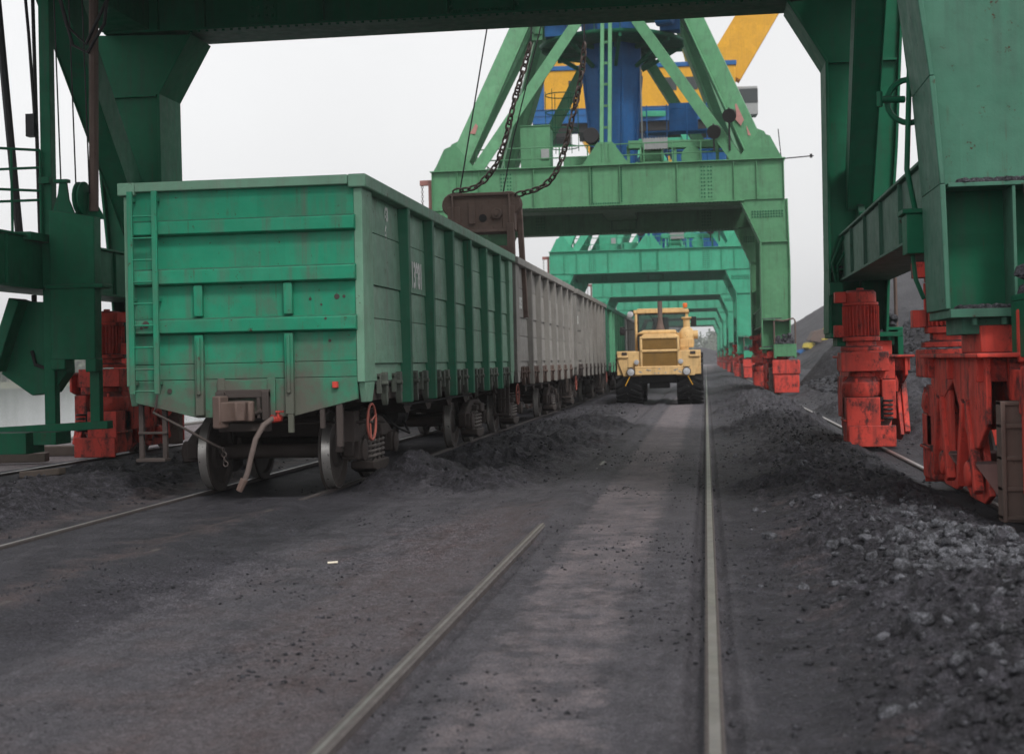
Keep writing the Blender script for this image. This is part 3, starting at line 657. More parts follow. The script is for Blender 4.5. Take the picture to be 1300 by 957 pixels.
def add_leg(root, sx, sy, kind, mat):
    """kind: 'std', 'far1', 'near1' inner edge outlines, x measured from the crane's centre line"""
    inn = {'std': [(6.36, 1.95), (6.36, 3.1), (6.38, 6.3), (5.60, 8.06)], 'far1': [(6.24, 1.95), (6.27, 3.1), (6.30, 6.85), (5.64, 7.98)],
           'near1': [(6.23, 1.95), (6.21, 3.1), (6.14, 4.1), (6.02, 5.1), (5.85, 6.5), (5.60, 8.06)]}[kind]
    out = [(7.20, 1.95), (7.26, 3.1), (7.44, 5.2), (7.62, 8.06)] if kind != 'std' else [(7.42, 1.95), (7.46, 3.1), (7.50, 5.2), (7.45, 8.06)]
    yc = sy * HY
    def xi(z, P):
        for (a, za), (b, zb) in zip(P[:-1], P[1:]):
            if za <= z <= zb: return a + (b - a) * (z - za) / (zb - za)
        return P[-1][0]
    m = MB()
    up_in = [p for p in inn if p[1] >= 3.1]; up_out = [p for p in out if p[1] >= 3.1]
    m.prism([(sx * a, z) for a, z in up_in + up_out[::-1]], 'y', yc - .44, yc + .44)
    lo = [(sx * a, z) for a, z in [p for p in inn if p[1] <= 3.1] + [p for p in out if p[1] <= 3.1][::-1]]
    lg = m.build('leg', mat, root, bev=.01)
    m = MB(); m.prism(lo, 'y', yc - .12, yc + .12); m.build('leg_foot', M['c1'] if kind == 'near1' else mat, lg, bev=.01)
    m = MB()
    for P in (inn, out):
        for (a, za), (b, zb) in zip(P[:-1], P[1:]):
            s = -1 if P is inn else 1
            m.bar((sx * (a + s * .02), yc, za), (sx * (b + s * .02), yc, zb), .05, 1.12, (0, 1, 0))
    m.build('leg_flange', mat, lg, bev=.01)
    m = MB()
    m.box(min(sx * 6.2, sx * 7.5) + .02, max(sx * 6.2, sx * 7.5) - .02, yc - .62, yc + .62, 1.87, 1.95)
    x0, x1 = sorted((sx * (xi(3.1, inn) + .03), sx * (xi(3.1, out) - .03))); m.box(x0, x1, yc - .55, yc + .55, 3.07, 3.11)
    zc = 6.3 if kind == 'std' else 6.83
    x0, x1 = sorted((sx * (xi(zc, inn) + .03), sx * (xi(zc, out) - .03))); m.box(x0, x1, yc - .53, yc + .53, zc - .02, zc + .02)
    xm = sx * 6.82; m.box(xm - .015, xm + .015, yc - .54, yc + .54, 1.95, 3.07)
    m.build('leg_plate', mat, lg, bev=.006); m = MB()
    m.box(sx * 6.85 - .5, sx * 6.85 + .5, yc - .45, yc + .45, 1.72, 1.87); m.box(sx * 6.85 - .34, sx * 6.85 + .34, yc - .34, yc + .34, 1.55, 1.72)
    for dx in (-.4, -.14, .14, .4):
        for dy in (-.54, .54): m.tube((sx * 6.85 + dx, yc + dy, 1.80), (sx * 6.85 + dx, yc + dy, 1.87), .035, n=6)
    m.build('leg_base', mat, lg, bev=.006)
    m = MB(); lf = random.Random(int(sx * 3 + sy * 7 + 50))
    for yy in (-1, 1):    # spilled coal lying on the ledges
        for z, n in ((3.11, 150), (1.95, 150)):
            for _ in range(n):
                x = sx * lf.uniform(6.35, 7.15); y = yc + yy * lf.uniform(.2 if z < 3 else .45, .52); r = lf.uniform(.012, .05)
                m.lathe([(.01, -r * .6), (r, -r * .2), (r * .8, r * .4), (.01, r * .7)], (x, y, z + r * .3), 'z', 5)
    m.build('ledge_coal', M['rubble'], lg, smooth=0, kind='stuff')
    return lg

def make_crane(loc, label, mat, c1=False):
    root = thing('portal_crane', label, 'portal crane', loc, 'portal cranes straddling the tracks')
    for sy in (-1, 1):
        yc = sy * HY
        m = MB(); m.box(-7.38, 7.38, yc - .50, yc + .50, 8.06, 9.70)
        pb = m.build('portal_beam', mat, root, bev=.01)
        m = MB(); m.box(-7.44, 7.44, yc - .66, yc + .66, 9.70, 9.745); m.box(-5.75, 5.75, yc - .62, yc + .62, 8.02, 8.06); m.build('beam_flange', mat, pb, bev=.006)
        m = MB()
        for x in (-6.26, -5.33, -.62, .62, 5.33, 6.26, 7.36, -7.36, 3.0, -3.0):
            for f in (-1, 1): a, b = sorted((yc + f * .50, yc + f * .62)); m.box(x - .014, x + .014, a, b, 8.08, 9.69)
        for x0 in (-4.2, 4.2):
            for f in (-1, 1): a, b = sorted((yc + f * .50, yc + f * .514)); m.box(x0 - .28, x0 + .28, a, b, 8.12, 9.64)
        m.build('beam_stiffener', mat, pb, bev=.004)
        m = MB()
        for f in (-1, 1):
            pts = []
            for x0 in (-4.2, 4.2):
                pts += [(x0 + dx, yc + f * .512, 8.25 + .155 * k) for dx in (-.2, -.08, .08, .2) for k in range(9)]
            for x0 in (-.62, .62): pts += [(x0 + .06, yc + f * .50, 8.2 + .1 * k) for k in range(15)]
            pts += [(-.6 + .1 * k, yc + f * .5, 8.13) for k in range(13)]
            if f * sy > 0 or not c1:
                for s in (-1, 1): pts += [(s * (6.05 + .11 * k), yc + f * .45, 7.35 + .11 * j) for k in range(12) for j in range(3)]
            m.rivets(pts, (0, f, 0))
        for x in np.arange(-5.6, 5.61, .16): m.tube((x, yc - .56, 8.02), (x, yc - .56, 7.985), .028, n=5)
        m.build('rivet_rows', M['c1'], pb, smooth=0)
        m = MB()
        for x in (-7.4, 7.4):
            a, b = sorted((x, x * 1.008))
        for s in (-1, 1):
            add_leg(root, s, sy, ('far1' if sy > 0 else 'near1') if c1 else 'std', M['c1_pale'] if (c1 and sy < 0) else mat)
    for s in (-1, 1):
        x0, x1 = sorted((s * 6.42, s * 7.30))
        m = MB(); m.box(x0 + .06, x1 - .06, -5.84, 5.84, 2.92, 3.68); m.box(x0, x1, -5.84, 5.84, 3.68, 3.72); m.box(x0, x1, -5.84, 5.84, 2.88, 2.92)
        for y in (-4, -2, 0, 2, 4): m.box(x0 + .01, x1 - .01, y - .012, y + .012, 2.92, 3.68)
        m.build('tie_beam', M['c1_pale'] if c1 and s > 0 else mat, root, bev=.008)
        x0, x1 = sorted((s * 6.45, s * 7.35))
        m = MB(); m.box(x0, x1, -5.79, 5.79, 8.10, 9.66); m.build('side_beam', mat, root, bev=.01)
        for sy in (-1, 1):
            m = MB()
            m.bar((s * 6.80, sy * 5.95, 4.35), (s * 6.72, sy * 2.25, 8.15), .40, .56, (0, 0, 1), .46, .62)
            m.bar((s * 6.80, sy * 5.6, 4.2), (s * 6.80, sy * 5.9, 3.7), .12, .5)
            for e in (-.21, .21): m.bar((s * 6.80 + e, sy * 5.95, 4.35), (s * 6.72 + e * 1.1, sy * 2.25, 8.15), .03, .62, (0, 0, 1), .03, .68)
            m.build('knee_brace', mat, root, bev=.008)
    for s in (-1, 1):
        for sy in (-1, 1): drive_bogie(root, s * 6.9, sy * HY, -sy, s, M['red'])
    for s in (-1, 1):     # foot platforms with coal on the outer ends
        for sy in (-1, 1):
            m = MB(); yo = sy * HY + sy * 1.0
            xa, xb = sorted((s * 6.75, s * 7.65))
            m.box(xa, xb, yo - .38, yo + .38, 2.0, 2.06); m.box(xa, xb, yo + sy * .34 - .03, yo + sy * .34 + .03, 1.56, 2.0); m.box(xa, xa + .1, yo - .38, yo + .38, 1.5, 2.0); m.box(xb - .1, xb, yo - .38, yo + .38, 1.5, 2.0)
            fp = m.build('foot_platform', mat, root, bev=.01)
            m = MB(); m.path([(xa + .03, yo + sy * .3, 2.06), (xa + .03, yo + sy * .3, 3.0), (xa + .12, yo + sy * .3, 3.05), (xb - .5, yo + sy * .3, 3.0), (xb - .1, yo + sy * .3, 3.1), (xb - .03, yo + sy * .3, 3.0), (xb - .03, yo + sy * .3, 2.06)], .035, 8)
            m.build('bent_hoop', M['brown'], fp)
            m = MB(); lf = random.Random(int(s + sy * 5 + 90))
            for _ in range(90):
                r = lf.uniform(.05, .13); m.lathe([(.01, -r * .6), (r, -r * .2), (r * .8, r * .4), (.01, r * .7)], (lf.uniform(xa + .1, xb - .1), yo + lf.uniform(-.3, .25), 2.08 + abs(lf.gauss(0, .12))), 'z', 5)
            m.build('platform_coal', M['rubble'], fp, smooth=0, kind='stuff')
    # pyramid
    def kz(z): return 1 - (z - 9.75) * (1 - .333) / (20.5 - 9.75)
    for sx in (-1, 1):
        for sy in (-1, 1):
            m = MB(); a = (sx * 6.45, sy * 6.3, 9.745); b = (sx * 6.45 * .36, sy * 6.3 * .36, 20.3)
            m.bar(a, b, .85, .62, (0, -sy, .35), .75, .55)
            for e in (-1, 1):
                o = Vector((sx * .42 * e, 0, 0)); m.bar(Vector(a) + o, Vector(b) + o * .88, .05, .80, (0, -sy, .35), .05, .7)
            pl = m.build('pyramid_leg', mat, root, bev=.012)
            m = MB()
            m.prism([(sx * 7.35, 9.75), (sx * 5.5, 9.75), (sx * 5.9, 10.3), (sx * 6.2, 11.2), (sx * 6.65, 11.0), (sx * 7.2, 10.0)], 'y', sy * 6.3 - sy * .36 - .02, sy * 6.3 - sy * .36 + .02)
            m.prism([(sx * 7.35, 9.75), (sx * 5.5, 9.75), (sx * 5.9, 10.3), (sx * 6.35, 10.9), (sx * 6.85, 10.7), (sx * 7.2, 10.0)], 'y', sy * 6.3 + sy * .34 - .02, sy * 6.3 + sy * .34 + .02)
            m.build('gusset', mat, pl, bev=.006)
    zt = 18.2; kt = kz(zt)
    def diag(a, b, up, w=.50, h=.42):
        m = MB(); m.bar(a, b, w, h, up, w * .9, h * .9)
        d = (Vector(b) - Vector(a)).normalized(); q = Vector(a) + d * .55
        u = Vector(up); n = (u - d * u.dot(d)).normalized(); sd = d.cross(n)
        for fn in (1, -1):
            m.rivets([q + d * (.12 * i) + sd * (.12 * (j - 1)) + n * fn * h / 2 * .98 for i in range(6) for j in range(3)], n * fn, .026, .02)
        return m.build('pyramid_diagonal', mat, root, bev=.008)
    for sy in (-1, 1):
        for sx in (-1, 1):
            diag((sx * 5.55, sy * 6.25, 9.75), (sx * .28, sy * 6.3 * kt, zt), (0, -sy, .3))
            diag((sx * 6.35, sy * 5.5, 9.75), (sx * 6.45 * kt, sy * .28, zt), (-sx, 0, .3))
        m = MB()
        for e in (-.17, .17): m.bar((e, sy * 6.3, 9.75), (e, sy * 6.3 * kt, zt), .16, .26, (0, -sy, .3))
        for k in range(8): z = 10.5 + k; m.bar((-.2, sy * 6.3 * kz(z), z), (.2, sy * 6.3 * kz(z), z), .06, .12)
        po = m.build('centre_post', mat, root, bev=.006)
        m = MB(); m.prism([(-1.15, 9.75), (1.15, 9.75), (.95, 9.86), (.32, 10.75), (-.32, 10.75), (-.95, 9.86)], 'y', sy * 6.13 - .02, sy * 6.13 + .02)
        m.prism([(-1.15, 9.75), (1.15, 9.75), (.95, 9.86), (.32, 10.75), (-.32, 10.75), (-.95, 9.86)], 'y', sy * 6.42 - .02, sy * 6.42 + .02)
        m.rivets([(x, sy * 6.44, 9.95 + .1 * k) for x in (-.14, .14) for k in range(8)], (0, sy, 0)); m.build('gusset', mat, po, bev=.006)
        m = MB(); m.bar((-6.45 * kt, sy * 6.3 * kt, zt), (6.45 * kt, sy * 6.3 * kt, zt), .4, .5); m.bar((sy * 6.45 * kt, -6.3 * kt, zt), (sy * 6.45 * kt, 6.3 * kt, zt), .4, .45)
        m.build('pyramid_tie', mat, root, bev=.008)
    m = MB(); m.lathe([(.5, 20.2), (2.9, 20.2), (2.95, 20.4), (2.95, 20.62), (.5, 20.62)], (0, 0, 0), 'z', 20); m.build('slewing_ring', mat, root, bev=.01)
    # deck with column support
    m = MB(); m.box(-5.78, 5.78, -.85, .85, 8.5, 9.55)
    for y in (-1, 1): m.box(-.75, .75, min(y * .85, y * 5.78), max(y * .85, y * 5.78), 8.6, 9.5)
    m.build('deck_beam', mat, root, bev=.01)
    m = MB(); m.lathe([(.3, 9.58), (1.05, 9.58), (1.05, 9.9), (.98, 10.2), (1.42, 14.85), (1.55, 20.2), (.3, 20.2)], (0, 0, 0), 'z', 8)
    for k in range(8):
        a = 2 * math.pi * (k + .5) / 8; m.bar((1.0 * math.cos(a), 1.0 * math.sin(a), 10.2), (1.44 * math.cos(a), 1.44 * math.sin(a), 14.85), .12, .1, (math.cos(a), math.sin(a), 0))
    cl = m.build('slewing_column', M['blue'], root, bev=.012, smooth=20)
    m = MB()
    for k in range(9): z = 10.3 + .5 * k; m.tube((1.35, -.9 - .05 * k, z), (1.35, -.5 - .05 * k, z), .02, n=6)
    m.tube((1.35, -.9, 10), (1.35, -1.35, 14.9), .03); m.tube((1.35, -.5, 10), (1.35, -.95, 14.9), .03); m.build('column_ladder', M['grey'], cl)
    m = MB(); m.lathe([(1.5, 14.95), (3.35, 14.95), (3.4, 15.02), (3.4, 15.12), (1.5, 15.12)], (0, 0, 0), 'z', 16)
    for k in range(8):
        a = rad(45 * k + 10); m.bar((1.4 * math.cos(a), 1.4 * math.sin(a), 13.9), (3.2 * math.cos(a), 3.2 * math.sin(a), 14.95), .14, .16); m.bar((1.4 * math.cos(a), 1.4 * math.sin(a), 14.8), (3.3 * math.cos(a), 3.3 * math.sin(a), 14.86), .14, .18)
    wp = m.build('service_platform', M['c1'], root, bev=.006); wp.location.z = 1.15
    ring = [(3.3 * math.cos(rad(a)), 3.3 * math.sin(rad(a)), 15.12) for a in range(0, 361, 20)]
    railing(ring, 1.05, 1.2).build('platform_railing', mat, wp)
    m = MB(); m.box(2.3, 3.2, -2.4, -1.6, 15.13, 16.2); m.box(-2.9, -1.9, -2.3, -1.5, 15.13, 16.5); m.tube((2.2, -2.4, 15.6), (2.9, -2.7, 15.6), .3); m.build('platform_machinery', M['blue'], wp, bev=.02)
    m = MB(); m.lathe([(.03, 0), (.22, .05), (.25, .25), (.18, .45), (.03, .5)], (-3.2, -2.2, 15.2), 'z', 10); m.tube((-3.2, -2.2, 15.6), (-3.6, -2.5, 16.0), .06); m.box(-3.5, -3.0, -2.3, -2.0, 15.0, 15.3); m.build('winch_block', mat, wp, bev=.01)
    m = MB()
    for z in (11.4, 12.2, 13.0, 13.8): m.torus((-2.3, -1.2, z), .75, .025, 'z', 20, 5)
    for a in range(0, 360, 60): m.tube((-2.3 + .75 * math.cos(rad(a)), -1.2 + .75 * math.sin(rad(a)), 11.2), (-2.3 + .75 * math.cos(rad(a)), -1.2 + .75 * math.sin(rad(a)), 14.0), .018, n=5)
    m.build('ladder_cage', M['c1'], cl)
    m = MB()
    for z in (10.9, 11.9, 12.9): m.tube((1.5, -1.5, z), (4.4, -1.5, z), .022, n=5)
    for x in (1.6, 2.5, 3.4, 4.3): m.tube((x, -1.5, 9.7), (x, -1.5, 13.1), .03, n=5)
    m.box(1.5, 4.4, -1.5, -.6, 11.85, 11.9); m.box(2.6, 3.9, -1.2, -.5, 11.9, 13.2); m.build('service_gallery', M['blue'], cl, bev=.01)
    # deck furniture
    railing([(-5.6, -5.75, 9.745), (5.2, -5.75, 9.745)], 1.0, 1.1, .028).build('deck_railing', mat, root)
    railing([(-5.2, 5.7, 9.745), (5.2, 5.7, 9.745)], 1.0, 1.2, .028).build('deck_railing', mat, root)
    railing([(-5.9, -5.4, 9.72), (-5.9, 5.4, 9.72)], 1.0, 1.2, .028).build('deck_railing', mat, root)
    railing([(5.9, -5.4, 9.72), (5.9, 5.4, 9.72)], 1.0, 1.2, .028).build('deck_railing', mat, root)
    m = MB(); m.box(-3.75, -2.45, -5.2, -4.1, 9.72, 11.75); m.box(-3.79, -2.41, -5.24, -4.06, 11.75, 11.80); cb = m.build('switch_cabinet', mat, root, bev=.02)
    m = MB(); m.box(-2.85, -2.5, -5.25, -5.20, 10.3, 10.75); m.build('control_panel', M['grey'], cb, bev=.01)
    m = MB(); m.box(-6.3, 6.3, -5.78, -1.5, 9.56, 9.70); m.box(-6.3, 6.3, 1.5, 5.78, 9.56, 9.70); m.build('deck_plate', mat, root)  # deck widened so that its cover darkens the far beam's face
    m = MB(); m.tube((-.62, -5.9, 11.15), (-.62, -5.3, 11.15), .34, n=20); m.tube((-.62, -5.6, 10.7), (-.62, -5.6, 9.72), .08); m.build('cable_drum', M['black'], root, bev=.02)
    m = MB(); m.bar((.9, -4.9, 10.8), (4.9, -4.6, 10.75), .5, .34); m.lathe([(.05, -.5), (.55, -.5), (.55, -.42), (.35, -.4), (.35, .4), (.55, .42), (.55, .5), (.05, .5)], (1.9, -4.7, 10.3), 'x', 16); m.box(1.2, 2.6, -5.1, -4.2, 9.72, 10.05); m.lathe([(.05, -.4), (.45, -.4), (.45, .4), (.05, .4)], (3.6, -4.6, 10.2), 'y', 14); m.box(-1.9, -.9, -5.1, -4.2, 9.72, 10.4)
    for x in (.9, 2.9, 4.7): m.bar((x, -4.9, 9.72), (x, -4.85, 10.8), .14, .14)
    m.build('deck_winch', mat, root, bev=.015)
    m = MB(); m.box(1.55, 2.6, -5.32, -5.28, 10.55, 11.0)
    for x in np.arange(1.6, 2.6, .12): m.box(x, x + .04, -5.36, -5.28, 10.52, 11.03)
    m.build('radiator_grille', M['grey'], root)
    if not c1:
        for x in (4.55, 5.2):
            m = MB(); m.tube((x, -6.6, 10.9 + (x - 4.5)), (x + .1, -6.2, 11.05 + (x - 4.5)), .30, .22, 16); m.tube((x, -6.3, 10.2), (x, -6.3, 11.3 + (x - 4.5)), .04)
            m.build('floodlight', M['black'], root, bev=.01)
        m = MB(); m.box(2.6, 5.2, 2.4, 4.8, 9.72, 11.5); m.box(2.5, 5.3, 2.3, 4.9, 11.5, 11.6); m.build('winch_house', M['blue'], root, bev=.03)
        m = MB(); m.box(-4.6, -2.6, 2.6, 4.6, 9.72, 10.9); m.lathe([(.05, -.6), (.5, -.6), (.5, .6), (.05, .6)], (-1.6, 3.4, 10.4), 'x', 16); m.build('motor_housing', mat, root, bev=.03)
        m = MB(); m.tube((7.2, -6.4, 9.75), (8.6, -6.6, 9.80), .025); m.tube((7.3, -6.4, 9.75), (7.2, -6.4, 11.0), .02); m.tube((8.5, -6.59, 9.72), (8.5, -6.59, 9.88), .05); m.build('antenna', M['cable'], root)
        m = MB(); m.box(-7.95, -7.4, -6.6, -6.4, 9.2, 9.42); m.box(-7.58, -7.44, -6.6, -6.4, 7.2, 9.2); hb = m.build('hoist_bracket', M['pink'], root, bev=.01)
        m = MB()
        for k in range(10): m.torus((-7.86, -6.5, 9.14 - .1 * k), .05, .014, 'x' if k % 2 else 'y', 8, 5)
        m.build('bracket_chain', M['chain'], hb)
    # slewing upper works : boom points to local +x before slewing
    m = MB(); m.box(-9.0, 6.6, -2.6, 2.6, 21.0, 24.0); mh = m.build('machine_house', M['yel'], root, bev=.04)
    m = MB(); m.box(-9.05, 6.65, -2.65, 2.65, 19.9, 20.98); m.box(-7, 6, -1.6, 1.6, 20.63, 20.9); m.build('base_band', M['blue'], mh, bev=.03)
    m = MB(); m.box(-9.1, 6.7, -2.7, 2.7, 24.0, 24.35); m.box(-9.1, -8.1, -2.7, 2.7, 20.98, 24.0); m.box(3.0, 3.9, -2.9, -2.0, 24.3, 25.3); m.build('roof_trim', M['blue'], mh, bev=.03)
    m = MB(); m.box(-9.0, -6.2, -2.4, 2.4, 18.9, 19.9); m.box(-5.5, 5.8, -2.3, 2.3, 19.2, 19.9); m.build('counterweight', M['black'], mh, bev=.03)
    for x in (-6.2, -4.6, 1.2, 2.8, 4.6): MB().box(x, x + .9, -2.63, -2.6, 22.2, 23.2).build('house_window', M['glass'], mh)
    m = MB(); m.box(6.7, 8.3, -2.2, -.7, 20.2, 22.4); cbn = m.build('operator_cabin', M['grey'], mh, bev=.05)
    m = MB(); m.box(6.9, 8.31, -2.22, -.68, 21.1, 22.2); m.build('cabin_window', M['glass'], cbn)
    m = MB(); d = Vector((math.cos(rad(58)), 0, math.sin(rad(58)))); p0 = Vector((6.0, 1.2, 24.2))
    m.bar(p0, p0 + d * 13, 1.4, 3.0, (0, 0, 1), 1.3, 2.7); m.bar(p0 + d * 13, p0 + d * 27, 1.3, 2.7, (0, 0, 1), .8, 1.0)
    bo = m.build('boom', M['yel'], mh, bev=.04)
    m = MB()
    for s in (-1, 1): m.bar((3.6, s * 1.8, 24.2), (1.6, s * .8, 31.5), .35, .35); m.bar((-2.6, s * 1.8, 24.2), (1.4, s * .8, 31.5), .3, .3); m.bar((1.5, s * .8, 31.4), p0 + d * 20 + Vector((0, s * .2, 0)), .2, .25)
    for z in (26, 28, 30): m.bar((3.2 - (z - 25) * .28, -1.6 + (z - 24) * .13, z), (3.2 - (z - 25) * .28, 1.6 - (z - 24) * .13, z), .2, .2)
    m.build('boom_mast', M['yelgrab'], mh, bev=.01)
    railing([(-9, -2.7, 20.0), (6.6, -2.7, 20.0)], 1.0, 1.6, .02).build('house_railing', M['blue'], mh)
    return root, mh

c1, mh1 = make_crane((-4.0, 20.3, 0), 'dark green crane portal arching over the foreground wagon, its legs nearest the camera', M['c1'], True)
mh1.rotation_euler.z = rad(90)
c2, mh2 = make_crane((-4.0, 66.3, 0), 'leaf green portal crane straddling the tracks right behind the grey wagons', M['c2'])
mh2.rotation_euler.z = rad(200)
tl_ = {'leaf_green_paint': M['c3']}
for yc, slew, lb in ((112.3, 4, 'teal green portal crane with blue and yellow house, next behind the leaf green crane'), (152.5, 160, 'teal portal crane second behind the leaf green one, its beam just above the loader cab'),
                     (192, -140, 'third teal portal crane counted back from the leaf green one'), (236, 120, 'fourth teal portal crane counted back from the leaf green one'), (285, 190, 'small last teal portal crane at the far end of the tracks')):
    c = copy_tree(c2, tl_); c.location.y = yc; c['label'] = lb
    for k in c.children:
        if k.name.startswith('machine_house'): k.rotation_euler.z = rad(slew)

# paint patches on the light crane's right pyramid leg
def leg_patch(sx, t, off, poly):
    a = Vector((sx * 6.45, -6.3, 9.745)); b = Vector((sx * 6.45 * .36, -6.3 * .36, 20.3)); d = (b - a).normalized(); u = Vector((0, -1, .35)); sd = d.cross(u).normalized(); n = sd.cross(d)
    c = a.lerp(b, t) + sd * off + n * .318
    if n.y > 0: c = a.lerp(b, t) + sd * off - n * .318
    k = len(poly); vs = [c + sd * p + d * q for p, q in poly] + [c + sd * p + d * q - (n if n.y > 0 else -n) * .004 for p, q in poly]
    return MB().add(vs, [tuple(range(k)), tuple(range(k, 2 * k))] + [(i, (i + 1) % k, k + (i + 1) % k, k + i) for i in range(k)]).build('red_lead_patch', M['pink'], c2, smooth=0)
leg_patch(1, .18, .0, [(-.2, -.5), (.0, -.3), (.1, -.55), (.24, -.1), (.05, .1), (.2, .6), (-.05, .55), (-.16, .1), (-.3, -.1)])
leg_patch(1, .11, .05, [(-.15, -.2), (.2, -.35), (.15, .0), (-.05, .25)])
leg_patch(-1, .17, .12, [(-.12, -.25), (.12, -.2), (.08, .2), (-.06, .3)])
# left mast, box, reel guard, platform of the first crane (world coordinates shifted into the crane)
def L(x, y, z): return (x + 4.0, y - 20.3, z)
def lm(build): return build
_kids = set(c1.children)
m = MB(); m.box(*[a + 4 for a in (-11.64, -11.44)], 3.60, 3.80, .55, 9.2)
m.box(-7.64, -7.44, 3.5, 3.6, 4.9, 5.02)
m.build('guide_mast', M['c1'], c1, bev=.01)
m = MB(); m.box(-6.80, -6.62, 3.62, 3.78, .62, 1.80); m.build('guide_post', M['c1'], c1, bev=.008)
m = MB(); m.tube(L(-10.70, 24.0, 4.40), L(-10.62, 24.0, 9.2), .085, n=10); m.build('brown_pole', M['brown'], c1)
m = MB(); m.prism([(a + 4, z) for a, z in ((-11.42, 1.78), (-10.60, 1.76), (-10.58, 4.28), (-11.42, 4.42))], 'y', 3.42, 3.72); m.box(-7.5, -6.42, 3.38, 3.78, 3.02, 3.10); m.box(-7.42, -7.15, 3.4, 3.7, 1.60, 1.79); m.box(-6.78, -6.58, 3.4, 3.7, 1.55, 1.79)
bx_ = m.build('counterweight_box', M['c1'], c1, bev=.02)
m = MB(); m.prism([(-7.38, 4.40), (-6.98, 4.35), (-7.08, 4.6), (-7.12, 4.92), (-7.25, 4.92), (-7.28, 4.7)], 'y', 3.5, 3.56); m.box(-7.34, -7.08, 3.46, 3.6, 4.9, 4.96); m.build('sheave_bracket', M['c1'], bx_, bev=.006)
m = MB(); m.lathe([(.06, -.05), (.27, -.05), (.30, -.06), (.30, -.03), (.25, 0), (.30, .03), (.30, .06), (.27, .05), (.06, .05)], (-6.88, 3.62, 4.62), 'x', 22); m.prism([(-7.1, 4.3), (-6.5, 4.25), (-6.78, 4.75), (-6.9, 4.75)], 'y', 3.72, 3.76); m.build('sheave', M['c1'], bx_, bev=.004)
for px_, y in ((-7.22, 3.52), (-6.98, 3.6), (-6.74, 3.62)): MB().tube((px_, y, 4.7), (px_ - .10, y, 9.2), .014, n=6).build('hoist_rope', M['cable'], c1)
MB().tube((-8.1, 3.7, 3.9), (-8.55, 3.7, 9.4), .075, n=8).build('slanting_pipe', M['cable'], c1)
MB().tube((-7.72, 3.7, 3.95), (-7.80, 3.7, 9.4), .035, n=8).build('slanting_pipe', M['cable'], c1)
m = MB(); m.path([(-7.9, 3.6, 8.6), (-7.82, 3.6, 7.6), (-7.75, 3.6, 6.4), (-7.72, 3.6, 5.8)], .03); m.box(-7.86, -7.70, 3.5, 3.66, 5.75, 6.15); m.build('limit_switch', M['cable'], c1)
for pts in ([(-7.45, 3.6, 9.1), (-7.0, 3.6, 7.35), (-6.72, 3.6, 7.2), (-6.4, 3.6, 7.7), (-6.2, 3.6, 9.2)], [(-7.5, 3.6, 9.3), (-7.1, 3.6, 7.7), (-6.75, 3.6, 7.35), (-6.3, 3.6, 8.2), (-6.1, 3.6, 9.3)]): MB().path(pts, .032).build('hanging_cable', M['cable'], c1)
# reel guard: tilted hexagonal box
m = MB(); m.prism([(a + 4, z) for a, z in ((-12.05, 2.84), (-11.42, 2.80), (-11.28, 2.2), (-11.26, 1.55), (-11.52, 1.20), (-11.92, 1.15), (-12.5, 1.55))], 'y', 3.7, 4.05)
rg = m.build('reel_guard', M['c1'], c1, bev=.02)
m = MB(); m.bar((-8.50, 3.65, 1.62), (-8.06, 3.65, 2.86), .62, .20, (-1, 0, .4)); m.build('guard_rim', M['c1'], rg, bev=.02)
m = MB()
for x in (-7.9, -7.65): m.tube((x, 3.8, 2.8), (x, 3.8, 2.95), .05, n=8)
m.path([(-7.9, 3.68, 1.95), (-7.83, 3.67, 1.7), (-7.6, 3.66, 1.62), (-7.42, 3.66, 1.8), (-7.38, 3.67, 2.2)], .035); m.build('guard_fittings', M['black'], rg)
# platform
m = MB(); m.box(-9.6, -7.5, 2.9, 3.62, 3.86, 4.0); m.box(-8.7, -8.0, 2.9, 3.6, 3.72, 3.86); m.box(-9.6, -9.4, 2.9, 3.6, 3.6, 3.9); lp = m.build('access_platform', M['c1'], c1, bev=.01)
railing([(-9.6, 2.95, 4.0), (-8.4, 2.95, 4.0), (-7.62, 3.55, 4.0)], 1.5, .42, .024).build('platform_railing', M['c1'], lp)
railing([(-9.6, 3.6, 4.0), (-7.62, 3.6, 4.0)], 1.2, .7, .024).build('platform_railing', M['c1'], lp)
# ground level boards of the mast
m = MB(); m.bar((-9.2, 3.8, .50), (-6.4, 3.55, .62), .2, .14); m.box(-9.2, -7.7, 3.0, 3.7, .15, .52); m.box(-7.62, -7.2, 3.1, 3.7, .3, .52); bs = m.build('mast_foot_frame', M['c1'], c1, bev=.01)
for k in [k for k in c1.children if k not in _kids]:      # the whole mast stands a little nearer the track
    k.scale = (.9, .9, .9); k.location = (.4, -2.03, .155)
